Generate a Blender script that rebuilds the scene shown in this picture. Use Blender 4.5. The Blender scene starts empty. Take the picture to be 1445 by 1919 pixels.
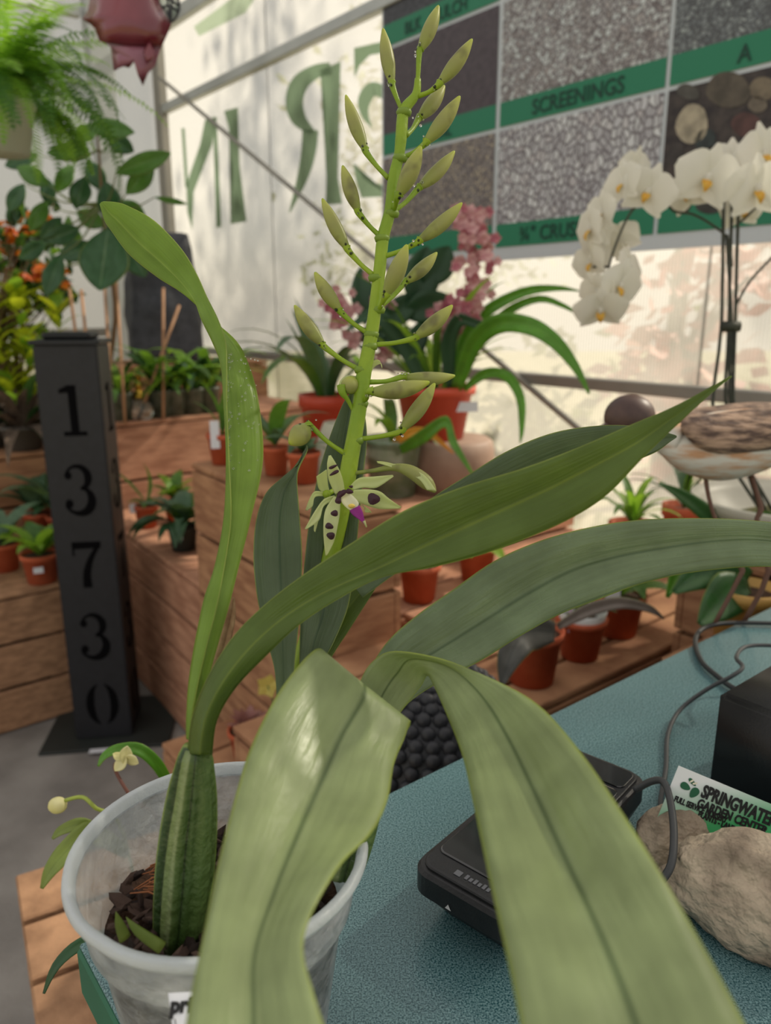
import bpy, bmesh, math, random
from mathutils import Vector, Matrix, noise
random.seed(7)
V = Vector
# ---------------------------------------------------------------- camera
F = 1443.0; P = math.radians(14.6); CP, SP = math.cos(P), math.sin(P); H = 1.35
sc = bpy.context.scene
COL = sc.collection
cd = bpy.data.cameras.new('camera'); cam = bpy.data.objects.new('camera', cd); COL.objects.link(cam)
cam.location = (0, 0, H); cam.rotation_euler = (math.pi/2 - P, 0, 0)
cd.sensor_fit = 'VERTICAL'; cd.sensor_height = 36; cd.sensor_width = 27.1; cd.lens = 36*F/1919
cd.clip_start = 0.01; cd.clip_end = 200
cd.dof.use_dof = True; cd.dof.focus_distance = 0.50; cd.dof.aperture_fstop = 7.4
sc.camera = cam
# ---------------------------------------------------------------- world, sun, exposure
w = bpy.data.worlds.new('world'); sc.world = w; w.use_nodes = True
nt = w.node_tree; bg = nt.nodes['Background']
sky = nt.nodes.new('ShaderNodeTexSky'); sky.sky_type = 'NISHITA'; sky.sun_disc = False
SUN_AZ, SUN_EL = math.radians(64), math.radians(37)
sky.sun_elevation = SUN_EL; sky.sun_rotation = SUN_AZ; sky.air_density = 1.0; sky.dust_density = 3.0
mixw = nt.nodes.new('ShaderNodeMixRGB'); mixw.inputs[0].default_value = 0.75; mixw.inputs[2].default_value = (5.3, 4.9, 4.3, 1)
nt.links.new(sky.outputs[0], mixw.inputs[1]); nt.links.new(mixw.outputs[0], bg.inputs[0])
bg.inputs[1].default_value = 0.17
sl = bpy.data.lights.new('sun', 'SUN'); so = bpy.data.objects.new('sun', sl); COL.objects.link(so)
sl.energy = 11.0; sl.angle = math.radians(1.6); sl.color = (1.0, 0.89, 0.72)
sd = V((math.sin(SUN_AZ)*math.cos(SUN_EL), math.cos(SUN_AZ)*math.cos(SUN_EL), math.sin(SUN_EL)))
so.rotation_euler = sd.to_track_quat('Z', 'Y').to_euler(); so.location = (4, 3, 5)
sc.view_settings.view_transform = 'Standard'; sc.view_settings.look = 'None'
sc.view_settings.exposure = 0.2; sc.view_settings.gamma = 1.0
try: sc.view_settings.use_curve_mapping = False
except Exception: pass
sc.cycles.use_denoising = True
sc.cycles.max_bounces = 8; sc.cycles.transparent_max_bounces = 16
sc.cycles.diffuse_bounces = 4; sc.cycles.glossy_bounces = 3; sc.cycles.transmission_bounces = 6
sc.cycles.sample_clamp_indirect = 4.0
sc.cycles.caustics_reflective = False; sc.cycles.caustics_refractive = False
# ---------------------------------------------------------------- geometry of the photograph
def px(u, v, s):
    x = (u-722.5)/F; y = (v-959.5)/F
    return V((x*s, s*(CP-y*SP), H-s*(y*CP+SP)))
def pz(u, v, z):
    y = (v-959.5)/F
    return px(u, v, (H-z)/(y*CP+SP))
AW = math.radians(38.7); DW = V((-math.sin(AW), math.cos(AW), 0)); N = V((math.cos(AW), math.sin(AW), 0)); UP = V((0, 0, 1))
D = 2.2
def WP(a, z, off=0.0): return N*(D-off) + DW*a + UP*z
def wallaz(u, v, off=0.0):
    x = (u-722.5)/F; y = (v-959.5)/F
    h = V((x, CP-y*SP, 0)); p = px(u, v, (D-off)/h.dot(N)); return p.dot(DW), p.z
def pw(u, v, off=0.0):
    a, z = wallaz(u, v, off); return WP(a, z, off)
def pplane(u, v, pt, nrm):
    d = px(u, v, 1.0) - V((0, 0, H)); t = (pt-V((0, 0, H))).dot(nrm)/d.dot(nrm)
    return V((0, 0, H))+d*t
# ---------------------------------------------------------------- object helpers
def root(name, label, cat, loc=(0, 0, 0), group=None):
    o = bpy.data.objects.new(name, None); COL.objects.link(o); o.location = loc
    o.empty_display_size = 0.05
    o['label'] = label; o['category'] = cat
    if group: o['group'] = group
    return o
def tag(o, label=None, cat=None, group=None, kind=None):
    if label: o['label'] = label
    if cat: o['category'] = cat
    if group: o['group'] = group
    if kind: o['kind'] = kind
    return o
def wloc(o):
    p = V((0, 0, 0))
    while o: p = p + V(o.location); o = o.parent
    return p
def link(name, me, parent=None, world=True):
    """world=True: the mesh has world coordinates although it hangs under a parent."""
    o = bpy.data.objects.new(name, me); COL.objects.link(o)
    if parent is not None:
        o.parent = parent
        if world: o.matrix_parent_inverse = Matrix.Translation(-wloc(parent)) if parent.type == 'EMPTY' else Matrix.Identity(4)
    return o
def mesh(name, vs, fs, mat, smooth=False, uvs=None):
    me = bpy.data.meshes.new(name); me.from_pydata([tuple(v) for v in vs], [], fs); me.update()
    if mat: me.materials.append(mat)
    if smooth:
        for p in me.polygons: p.use_smooth = True
    if uvs:
        l = me.uv_layers.new(name='UVMap')
        for p in me.polygons:
            for li, vi in zip(p.loop_indices, p.vertices): l.data[li].uv = uvs[vi]
    return me
def ob(name, vs, fs, mat, parent=None, smooth=False, uvs=None):
    return link(name, mesh(name, vs, fs, mat, smooth, uvs), parent)
def bm_mesh(name, bm, mat, smooth=False):
    me = bpy.data.meshes.new(name); bm.to_mesh(me); bm.free()
    if mat: me.materials.append(mat)
    if smooth:
        for p in me.polygons: p.use_smooth = True
    return me
def obox(o, a, b, c, ch=0.0):
    """box from corner o with edge vectors a, b, c; chamfered; returns verts, faces"""
    bm = bmesh.new()
    vs = [bm.verts.new(o + a*i + b*j + c*k) for k in (0, 1) for j in (0, 1) for i in (0, 1)]
    for f in ((0, 2, 3, 1), (4, 5, 7, 6), (0, 1, 5, 4), (2, 6, 7, 3), (0, 4, 6, 2), (1, 3, 7, 5)): bm.faces.new([vs[i] for i in f])
    bmesh.ops.recalc_face_normals(bm, faces=bm.faces)
    if ch: bmesh.ops.bevel(bm, geom=bm.edges[:]+bm.verts[:], offset=ch, segments=1, affect='EDGES')
    return bm
def box(name, o, a, b, c, mat, parent=None, ch=0.0, seg=None):
    bm = obox(o, a, b, c, 0)
    if ch: bmesh.ops.bevel(bm, geom=bm.edges[:]+bm.verts[:], offset=ch, segments=seg or 1, affect='EDGES')
    return link(name, bm_mesh(name, bm, mat, bool(seg and seg > 2)), parent)
def catmull(pts, m):
    """pts: list of equal-length tuples; m subdivisions per span"""
    out = []; n = len(pts)
    for i in range(n-1):
        p0 = pts[max(i-1, 0)]; p1 = pts[i]; p2 = pts[i+1]; p3 = pts[min(i+2, n-1)]
        for k in range(m):
            t = k/m
            out.append([0.5*((2*b)+(-a+c)*t+(2*a-5*b+4*c-d)*t*t+(-a+3*b-3*c+d)*t**3) for a, b, c, d in zip(p0, p1, p2, p3)])
    out.append(list(pts[-1])); return out
def tube_data(pts, rad, seg=8, m=1, cap=True, flat=1.0):
    if not hasattr(rad, '__len__'): rad = [rad]*len(pts)
    rows = [tuple(p)+(r,) for p, r in zip(pts, rad)]
    if m > 1: rows = catmull(rows, m)
    P3 = [V(r[:3]) for r in rows]; R = [max(r[3], 1e-5) for r in rows]
    vs, fs = [], []; n = len(P3); ref = None
    for i in range(n):
        t = (P3[min(i+1, n-1)]-P3[max(i-1, 0)]).normalized()
        if ref is None: ref = t.orthogonal().normalized()
        ref = (ref - t*ref.dot(t)).normalized(); b = t.cross(ref)
        for k in range(seg):
            a = 2*math.pi*k/seg; vs.append(P3[i] + (ref*math.cos(a)+b*math.sin(a)*flat)*R[i])
    for i in range(n-1):
        for k in range(seg):
            k2 = (k+1) % seg; fs.append((i*seg+k, i*seg+k2, (i+1)*seg+k2, (i+1)*seg+k))
    if cap: fs.append(tuple(range(seg))[::-1]); fs.append(tuple((n-1)*seg+k for k in range(seg)))
    return vs, fs
def tube(name, pts, rad, mat, parent=None, seg=8, m=1, flat=1.0):
    vs, fs = tube_data(pts, rad, seg, m, True, flat); return ob(name, vs, fs, mat, parent, True)
def lathe_data(c, prof, seg=32, axis=None, wob=None):
    vs, fs = [], []
    for i, (r, z) in enumerate(prof):
        for k in range(seg):
            a = 2*math.pi*k/seg
            rr = r*(1+(wob(a, z) if wob else 0)); vs.append(c + V((rr*math.cos(a), rr*math.sin(a), z)))
    for i in range(len(prof)-1):
        for k in range(seg):
            k2 = (k+1) % seg; fs.append((i*seg+k, i*seg+k2, (i+1)*seg+k2, (i+1)*seg+k))
    return vs, fs
def lathe(name, c, prof, mat, parent=None, seg=32, smooth=True, wob=None, caps=(False, False)):
    vs, fs = lathe_data(V(c), prof, seg, None, wob)
    if caps[0]: fs.append(tuple(range(seg))[::-1])
    if caps[1]: fs.append(tuple((len(prof)-1)*seg+k for k in range(seg)))
    return ob(name, vs, fs, mat, parent, smooth)
def merge(lst):
    vs, fs = [], []
    for a, b in lst:
        k = len(vs); vs += list(a); fs += [tuple(i+k for i in f) for f in b]
    return vs, fs
def sphere_data(c, r, sx=1, sy=1, sz=1, seg=10, ring=6, M=None):
    vs, fs = [], []
    for i in range(ring+1):
        th = math.pi*i/ring
        for k in range(seg):
            a = 2*math.pi*k/seg
            q = V((math.sin(th)*math.cos(a)*sx*r, math.sin(th)*math.sin(a)*sy*r, math.cos(th)*sz*r))
            if M: q = M @ q
            vs.append(V(c)+q)
    for i in range(ring):
        for k in range(seg):
            k2 = (k+1) % seg; fs.append((i*seg+k, (i+1)*seg+k, (i+1)*seg+k2, i*seg+k2))
    return vs, fs
# ---------------------------------------------------------------- materials
def lin(c): return tuple(((x/255)/12.92 if x/255 <= 0.04045 else ((x/255+0.055)/1.055)**2.4) for x in c)+(1,)
MATS = {}
def mat(name, c1, c2=None, scale=20, rough=0.6, metal=0, bump=0, bscale=60, transl=0, alpha=1, trans=0, stretch=None, spec=0.5, coat=0, detail=4, ramp=(0.35, 0.65), uv=False, sheen=0, tcol=None, kind='noise', ior=1.45, rough2=None):
    if name in MATS: return MATS[name]
    m = bpy.data.materials.new(name); m.use_nodes = True; t = m.node_tree; b = t.nodes['Principled BSDF']; L = t.links
    b.inputs['Base Color'].default_value = lin(c1); b.inputs['Roughness'].default_value = rough
    b.inputs['Metallic'].default_value = metal; b.inputs['Specular IOR Level'].default_value = spec
    b.inputs['Coat Weight'].default_value = coat; b.inputs['Coat Roughness'].default_value = 0.15
    b.inputs['Transmission Weight'].default_value = trans; b.inputs['IOR'].default_value = ior
    tc = t.nodes.new('ShaderNodeTexCoord'); src = tc.outputs['UV' if uv else 'Object']
    if stretch:
        mp = t.nodes.new('ShaderNodeMapping'); mp.inputs['Scale'].default_value = stretch; L.new(src, mp.inputs[0]); src = mp.outputs[0]
    colout = None
    if c2:
        if kind == 'noise':
            nz = t.nodes.new('ShaderNodeTexNoise'); nz.inputs['Scale'].default_value = scale; nz.inputs['Detail'].default_value = detail
            fac = nz.outputs['Fac']
        else:
            nz = t.nodes.new('ShaderNodeTexVoronoi'); nz.inputs['Scale'].default_value = scale; fac = nz.outputs['Distance']
        L.new(src, nz.inputs['Vector'])
        r = t.nodes.new('ShaderNodeValToRGB'); r.color_ramp.elements[0].position = ramp[0]; r.color_ramp.elements[1].position = ramp[1]
        r.color_ramp.elements[0].color = lin(c1); r.color_ramp.elements[1].color = lin(c2)
        L.new(fac, r.inputs[0]); L.new(r.outputs[0], b.inputs['Base Color']); colout = r.outputs[0]
        if rough2 is not None:
            mr = t.nodes.new('ShaderNodeMapRange'); mr.inputs[3].default_value = rough; mr.inputs[4].default_value = rough2
            mr.inputs[1].default_value = ramp[0]; mr.inputs[2].default_value = ramp[1]
            L.new(fac, mr.inputs[0]); L.new(mr.outputs[0], b.inputs['Roughness'])
    if bump:
        n2 = t.nodes.new('ShaderNodeTexNoise'); n2.inputs['Scale'].default_value = bscale; n2.inputs['Detail'].default_value = 3; L.new(src, n2.inputs['Vector'])
        bp = t.nodes.new('ShaderNodeBump'); bp.inputs['Strength'].default_value = bump; bp.inputs['Distance'].default_value = 0.01
        L.new(n2.outputs['Fac'], bp.inputs['Height']); L.new(bp.outputs[0], b.inputs['Normal'])
    out = t.nodes['Material Output']; cur = b.outputs[0]
    if transl:
        tr = t.nodes.new('ShaderNodeBsdfTranslucent'); tr.inputs[0].default_value = lin(tcol or c1)
        if colout and not tcol: L.new(colout, tr.inputs[0])
        mx = t.nodes.new('ShaderNodeMixShader'); mx.inputs[0].default_value = transl; L.new(cur, mx.inputs[1]); L.new(tr.outputs[0], mx.inputs[2]); cur = mx.outputs[0]
    if alpha < 1:
        tp = t.nodes.new('ShaderNodeBsdfTransparent'); mx = t.nodes.new('ShaderNodeMixShader'); mx.inputs[0].default_value = alpha
        L.new(tp.outputs[0], mx.inputs[1]); L.new(cur, mx.inputs[2]); cur = mx.outputs[0]
    L.new(cur, out.inputs[0]); MATS[name] = m; return m

def leafmat(name, c, tc, vein, rough=0.35, wet=0.3, veins=9.0, rib=0.5):
    """strap-leaf material: UV x runs across the blade, so ribs and the midrib follow it"""
    m = bpy.data.materials.new(name); m.use_nodes = True; t = m.node_tree; b = t.nodes['Principled BSDF']; L = t.links
    uv = t.nodes.new('ShaderNodeTexCoord'); sx = t.nodes.new('ShaderNodeSeparateXYZ'); L.new(uv.outputs['UV'], sx.inputs[0])
    # midrib
    s1 = t.nodes.new('ShaderNodeMath'); s1.operation = 'SUBTRACT'; s1.inputs[1].default_value = 0.5; L.new(sx.outputs[0], s1.inputs[0])
    s2 = t.nodes.new('ShaderNodeMath'); s2.operation = 'ABSOLUTE'; L.new(s1.outputs[0], s2.inputs[0])
    r = t.nodes.new('ShaderNodeValToRGB'); e = r.color_ramp.elements; e[0].position = 0.0; e[0].color = lin(vein); e[1].position = 0.035; e[1].color = lin(c)
    e2 = e.new(0.475); e2.color = lin(c); e3 = e.new(0.497); e3.color = lin((150, 164, 78)); L.new(s2.outputs[0], r.inputs[0])
    # fine parallel veins
    mp = t.nodes.new('ShaderNodeMapping'); mp.inputs['Scale'].default_value = (veins, 0.6, 1); L.new(uv.outputs['UV'], mp.inputs[0])
    nz = t.nodes.new('ShaderNodeTexNoise'); nz.inputs['Scale'].default_value = 3; nz.inputs['Detail'].default_value = 3; L.new(mp.outputs[0], nz.inputs['Vector'])
    mr = t.nodes.new('ShaderNodeMapRange'); mr.inputs[1].default_value = 0.3; mr.inputs[2].default_value = 0.7; mr.inputs[3].default_value = 0.92; mr.inputs[4].default_value = 1.08; L.new(nz.outputs['Fac'], mr.inputs[0])
    # blotches of waxy bloom
    n3 = t.nodes.new('ShaderNodeTexNoise'); n3.inputs['Scale'].default_value = 38; n3.inputs['Detail'].default_value = 4; L.new(uv.outputs['Object'], n3.inputs['Vector'])
    mr3 = t.nodes.new('ShaderNodeMapRange'); mr3.inputs[1].default_value = 0.35; mr3.inputs[2].default_value = 0.7; mr3.inputs[3].default_value = 0.86; mr3.inputs[4].default_value = 1.18; L.new(n3.outputs['Fac'], mr3.inputs[0])
    mu = t.nodes.new('ShaderNodeMath'); mu.operation = 'MULTIPLY'; L.new(mr.outputs[0], mu.inputs[0]); L.new(mr3.outputs[0], mu.inputs[1])
    vm = t.nodes.new('ShaderNodeVectorMath'); vm.operation = 'SCALE'; L.new(r.outputs[0], vm.inputs[0]); L.new(mu.outputs[0], vm.inputs['Scale'])
    L.new(vm.outputs[0], b.inputs['Base Color'])
    mr4 = t.nodes.new('ShaderNodeMapRange'); mr4.inputs[1].default_value = 0.42; mr4.inputs[2].default_value = 0.58; mr4.inputs[3].default_value = rough+0.12; mr4.inputs[4].default_value = rough-0.08; L.new(n3.outputs['Fac'], mr4.inputs[0]); L.new(mr4.outputs[0], b.inputs['Roughness'])
    b.inputs['Specular IOR Level'].default_value = 0.5
    bp = t.nodes.new('ShaderNodeBump'); bp.inputs['Strength'].default_value = wet; bp.inputs['Distance'].default_value = 0.002
    ad = t.nodes.new('ShaderNodeMath'); ad.operation = 'ADD'; L.new(n3.outputs['Fac'], ad.inputs[0]); L.new(nz.outputs['Fac'], ad.inputs[1]); L.new(ad.outputs[0], bp.inputs['Height']); L.new(bp.outputs[0], b.inputs['Normal'])
    tr = t.nodes.new('ShaderNodeBsdfTranslucent'); tr.inputs[0].default_value = lin(tc)
    mx = t.nodes.new('ShaderNodeMixShader'); mx.inputs[0].default_value = 0.38; L.new(b.outputs[0], mx.inputs[1]); L.new(tr.outputs[0], mx.inputs[2]); L.new(mx.outputs[0], t.nodes['Material Output'].inputs[0])
    return m
M_leaf = leafmat('orchid_leaf', (90, 112, 44), (150, 170, 36), (120, 138, 50), 0.36)
M_leafpale = leafmat('orchid_leaf_wax_sheen', (150, 164, 116), (170, 186, 84), (88, 106, 68), 0.40, 0.35, 4)  # sky reflected in the wax is put into this paler leaf green
M_leafyel = leafmat('orchid_leaf_yellow_green', (120, 150, 48), (165, 195, 50), (150, 176, 70), 0.40, 0.2)  # lighter, yellower copy of the orchid leaf green
M_leafgrey = leafmat('orchid_leaf_sky_glare', (124, 142, 108), (140, 160, 74), (84, 106, 74), 0.34, 0.4, 5)  # paler copy of the leaf green with sky glare put into the colour
M_leafdark = leafmat('orchid_leaf_blue_green', (92, 110, 78), (126, 150, 56), (66, 92, 60), 0.36, 0.3)
M_wood = mat('crate_wood', (160, 114, 90), (194, 146, 118), 5, 0.75, bump=0.25, bscale=30, stretch=(2, 2, 9), spec=0.25)
M_wood2 = mat('crate_wood_weathered', (146, 104, 78), (182, 138, 104), 6, 0.8, bump=0.25, bscale=30, stretch=(1.5, 1.5, 8), spec=0.2)
M_wood3 = mat('crate_wood_yellow', (142, 108, 82), (178, 138, 106), 7, 0.8, bump=0.2, bscale=30, stretch=(3, 3, 8), spec=0.2)
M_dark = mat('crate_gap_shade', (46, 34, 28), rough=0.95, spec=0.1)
M_terra = mat('terracotta', (178, 84, 54), (196, 104, 72), 14, 0.75, bump=0.1, bscale=80, spec=0.3)
M_orange = mat('orange_plastic', (196, 72, 50), (206, 84, 60), 6, 0.42)
M_soil = mat('potting_bark', (42, 30, 24), (92, 66, 50), 90, 0.95, bump=0.8, bscale=120)
M_alu = mat('aluminium_frame', (168, 172, 172), (186, 190, 190), 4, 0.45, metal=0.35)
M_alud = mat('aluminium_frame_dull', (134, 132, 126), (150, 147, 140), 4, 0.55, metal=0.3)
M_black = mat('black_powder_coat', (27, 28, 32), (32, 33, 38), 60, 0.5, bump=0.1, bscale=300)
M_digit = mat('cut_out_shade', (8, 8, 10), rough=0.9, spec=0.1)  # shade inside the cut numbers, put into the colour of flat plates
M_green = mat('leaf_green', (84, 128, 58), (58, 100, 44), 9, 0.45, transl=0.35, tcol=(130, 175, 50))
M_greenb = mat('leaf_bright', (142, 182, 66), (108, 154, 50), 9, 0.45, transl=0.45, tcol=(160, 205, 60))
M_greend = mat('leaf_deep', (52, 88, 56), (40, 72, 46), 9, 0.45, transl=0.2, tcol=(90, 130, 50))
M_greeng = mat('leaf_grey_green', (98, 128, 98), (70, 102, 76), 9, 0.5, transl=0.25, tcol=(120, 150, 80))
M_lime = mat('leaf_lime', (186, 200, 50), (150, 170, 40), 16, 0.5, transl=0.45, tcol=(210, 220, 50))
M_white = mat('white_plastic', (225, 226, 224), rough=0.45)
M_stake = mat('bamboo', (186, 142, 106), (160, 118, 84), 20, 0.6)
M_tag = mat('plant_label', (220, 222, 228), rough=0.5)
M_print = mat('print_black', (28, 28, 30), rough=0.7)
# ================================================================ THE SETTING
def structure(o): o['kind'] = 'structure'; return o
M_floor = mat('concrete', (122, 118, 114), (150, 146, 141), 5, 0.85, bump=0.15, bscale=90, detail=8)
M_ground = mat('outside_ground', (112, 110, 76), (140, 134, 104), 2, 0.95)
A0, A1, ZT = -1.2, 5.0, 3.35           # the long wall from beside the camera to the corner
corner = WP(A1, 0)
floor_pts = [WP(A0, 0), corner, corner - N*5.2, WP(A0, 0) - N*5.2]
structure(ob('floor', floor_pts + [p - UP*0.1 for p in floor_pts], [(3, 2, 1, 0), (4, 5, 6, 7), (0, 1, 5, 4), (1, 2, 6, 5), (2, 3, 7, 6), (3, 0, 4, 7)], M_floor))
g = V((0, 0, -0.12)); s = 30
structure(ob('ground_outside', [g+V((-s, -s, 0)), g+V((s, -s, 0)), g+V((s, s, 0)), g+V((-s, s, 0))], [(0, 1, 2, 3)], M_ground))
# twin-wall polycarbonate: flutes run upwards
def polymat(name, clear, tint, pitch=0.011):
    m = bpy.data.materials.new(name); m.use_nodes = True; t = m.node_tree; L = t.links
    t.nodes.remove(t.nodes['Principled BSDF'])
    uv = t.nodes.new('ShaderNodeTexCoord'); sx = t.nodes.new('ShaderNodeSeparateXYZ'); L.new(uv.outputs['UV'], sx.inputs[0])
    k = t.nodes.new('ShaderNodeMath'); k.operation = 'DIVIDE'; k.inputs[1].default_value = pitch; L.new(sx.outputs[0], k.inputs[0])
    fr = t.nodes.new('ShaderNodeMath'); fr.operation = 'FRACT'; L.new(k.outputs[0], fr.inputs[0])
    r = t.nodes.new('ShaderNodeValToRGB'); r.color_ramp.elements[0].position = 0.15; r.color_ramp.elements[1].position = 0.4
    c = lin(tint); r.color_ramp.elements[0].color = (c[0]*0.6, c[1]*0.6, c[2]*0.6, 1); r.color_ramp.elements[1].color = c; L.new(fr.outputs[0], r.inputs[0])
    nz = t.nodes.new('ShaderNodeTexNoise'); nz.inputs['Scale'].default_value = 1.5; nz.inputs['Detail'].default_value = 2; L.new(uv.outputs['Object'], nz.inputs['Vector'])
    tr = t.nodes.new('ShaderNodeBsdfTranslucent'); L.new(r.outputs[0], tr.inputs[0])
    tp = t.nodes.new('ShaderNodeBsdfTransparent'); tp.inputs[0].default_value = (0.95, 0.97, 0.98, 1)
    df = t.nodes.new('ShaderNodeBsdfDiffuse'); L.new(r.outputs[0], df.inputs[0])
    gl = t.nodes.new('ShaderNodeBsdfGlossy'); gl.inputs['Roughness'].default_value = 0.25
    m1 = t.nodes.new('ShaderNodeMixShader'); m1.inputs[0].default_value = 0.25; L.new(tr.outputs[0], m1.inputs[1]); L.new(df.outputs[0], m1.inputs[2])
    m2 = t.nodes.new('ShaderNodeMixShader'); m2.inputs[0].default_value = clear; L.new(m1.outputs[0], m2.inputs[1]); L.new(tp.outputs[0], m2.inputs[2])
    m3 = t.nodes.new('ShaderNodeMixShader'); m3.inputs[0].default_value = 0.03; L.new(m2.outputs[0], m3.inputs[1]); L.new(gl.outputs[0], m3.inputs[2])
    L.new(m3.outputs[0], t.nodes['Material Output'].inputs[0]); return m
M_poly = polymat('polycarbonate', 0.34, (172, 171, 166))
def wall_group(name):
    o = bpy.data.objects.new(name, None); COL.objects.link(o); o['kind'] = 'structure'; return o
wr = wall_group('wall_right')
def sheet(parent, o, a, b, w, h):
    """one sheet of polycarbonate with real thickness at its rim, UV in metres"""
    q = [o, o+a, o+a+b, o+b]
    ob('glazing_panel', q, [(0, 1, 2, 3)], M_poly, parent, uvs=[(0, 0), (w, 0), (w, h), (0, h)])
edges = [A0, 0.02, 1.24, 2.46, 3.68, 4.99]
for i in range(len(edges)-1):
    a0, a1 = edges[i]+0.004, edges[i+1]-0.004
    sheet(wr, WP(a0, 0.0), DW*(a1-a0), UP*ZT, a1-a0, ZT)
    if i < 4: box('glazing_joint', WP(edges[i+1]-0.005, 0.0, 0.003), DW*0.010, UP*ZT, N*0.0015, M_poly, wr)
wl = wall_group('wall_left')
for i in range(4):
    a = corner - N*(0.01+i*1.25)
    sheet(wl, a - UP*0, -N*1.24, UP*ZT, 1.24, ZT)
# frame of the greenhouse
def girt(z, h=0.045, d=0.045, a0=A0, a1=4.95, m=M_alu, name='trim_1'):
    return structure(box(name, WP(a0, z-h/2, 0.004), DW*(a1-a0), UP*h, -N*d, m, None, 0.004))
girt(2.54, 0.05, name='trim_1'); girt(1.115, 0.04, m=M_alud, name='trim_2'); girt(2.98, 0.075, a0=1.0, name='trim_3'); girt(ZT, 0.06, name='trim_4')
girt(0.05, 0.1, m=M_alud, name='trim_5')
structure(box('trim_6', corner - N*0.30 - DW*0.0, -N*0.14, -DW*0.10, UP*ZT, M_alu, None, 0.006))
structure(box('trim_7', WP(4.86, 0, 0.006), DW*0.09, -N*0.05, UP*ZT, M_alud, None, 0.004))
structure(box('trim_8', corner - N*0.46 + UP*2.97 - DW*0.01, -N*4.6, -DW*0.05, UP*0.05, M_alu, None, 0.004))
structure(box('trim_9', corner - N*0.46 + UP*1.2 - DW*0.01, -N*4.6, -DW*0.05, UP*0.05, M_alud, None, 0.004))
# the wind brace running down the wall
b0, b1 = pw(300, 146, 0.06), pw(1110, 825, 0.06)
tube('wind_brace', [b0, b1], 0.011, M_alud, None, 8); tag(bpy.data.objects['wind_brace'], 'thin grey metal brace rod running diagonally down the clear wall', 'rod')
# roof glazing (out of view, but it is what filters the light)
# painted letters, seen from behind
M_vinyl = mat('green_vinyl', (106, 126, 104), (110, 130, 106), 8, 0.6, transl=0.7, tcol=(112, 132, 110))
M_vinyl2 = mat('pale_green_vinyl', (150, 168, 150), rough=0.6, transl=0.7, tcol=(165, 180, 160))
def flat(polys, m, name, parent, off=0.010, th=0.0015, A=None):
    vs, fs = [], []
    for poly in polys:
        q = [pw(u, v, off) for u, v in poly] if A is None else [A(u, v) for u, v in poly]
        bm = bmesh.new(); f = bm.faces.new([bm.verts.new(p) for p in q]); bmesh.ops.triangulate(bm, faces=[f])
        bm.verts.index_update(); k = len(vs); vs += [v.co.copy() for v in bm.verts]; fs += [tuple(v.index+k for v in f.verts) for f in bm.faces]; bm.free()
    o = ob(name, vs, fs, m, parent)
    return o
def stroke(path, ws):
    rows = catmull([(x, y, wd) for (x, y), wd in zip(path, ws)], 6); L_, R_ = [], []
    for i, r in enumerate(rows):
        a = rows[max(i-1, 0)]; b = rows[min(i+1, len(rows)-1)]; tx, ty = b[0]-a[0], b[1]-a[1]; l = math.hypot(tx, ty) or 1
        nx, ny = -ty/l*r[2]/2, tx/l*r[2]/2; L_.append((r[0]+nx, r[1]+ny)); R_.append((r[0]-nx, r[1]-ny))
    return [[L_[i], L_[i+1], R_[i+1], R_[i]] for i in range(len(L_)-1)]
sc3 = lambda pl: [[(300+x/3, y/3) for x, y in p] for p in pl]
lt = root('painted_letter', 'dark green letter N painted on the clear wall, read from behind, leftmost', 'letter', WP(4.4, 2, 0.01), 'painted letters on the wall')
flat([[(384, 225), (405, 218), (398, 270), (363, 360), (360, 432), (351, 398), (349, 346), (375, 270)], [(399, 222), (406, 219), (415, 425), (405, 427)], [(340, 240), (346, 240), (353, 350), (347, 352)]], M_vinyl, 'letter_face', lt)
lt = root('painted_letter', 'dark green straight letter I painted on the clear wall beside the reversed N', 'letter', WP(4.0, 2, 0.01), 'painted letters on the wall')
flat([[(420, 208), (446, 201), (449, 311), (462, 415), (432, 420), (436, 346), (429, 242)]], M_vinyl, 'letter_face', lt)
lt = root('painted_letter', 'dark green reversed letter R painted on the clear wall', 'letter', WP(3.3, 2, 0.01), 'painted letters on the wall')
flat(sc3([[(900, 395), (1015, 345), (1000, 700), (1000, 1000), (1025, 1145), (930, 1152), (935, 1000), (925, 600)]] + stroke([(960, 385), (870, 405), (785, 470), (755, 570), (780, 670), (860, 745)], [70, 80, 100, 100, 85, 30]) + stroke([(845, 730), (835, 850), (800, 1000), (728, 1195)], [90, 84, 62, 8])), M_vinyl, 'letter_face', lt)
lt = root('painted_letter', 'dark green curled letter painted on the clear wall, half hidden by the sample board', 'letter', WP(2.8, 2, 0.01), 'painted letters on the wall')
flat(sc3([[(1090, 270), (1300, 222), (1300, 290), (1180, 310), (1120, 370), (1093, 440)]]), M_vinyl, 'letter_serif', lt)
flat(sc3([[(1085, 915), (1140, 1000), (1180, 1030), (1300, 1040), (1300, 1105), (1130, 1112), (1100, 1010)]]), M_vinyl, 'letter_foot', lt)
flat(sc3(stroke([(1290, 540), (1200, 500), (1150, 560), (1150, 640), (1188, 715)], [60, 80, 75, 45, 8])), M_vinyl, 'letter_face', lt)
lt = root('painted_letter', 'pale green painted letter foot high above the grey wall rail', 'letter', WP(4.2, 2.9, 0.01), None)
flat([[(363, 50), (470, -30), (476, 0), (460, 24), (373, 68)]], M_vinyl2, 'letter_face', lt)
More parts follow.
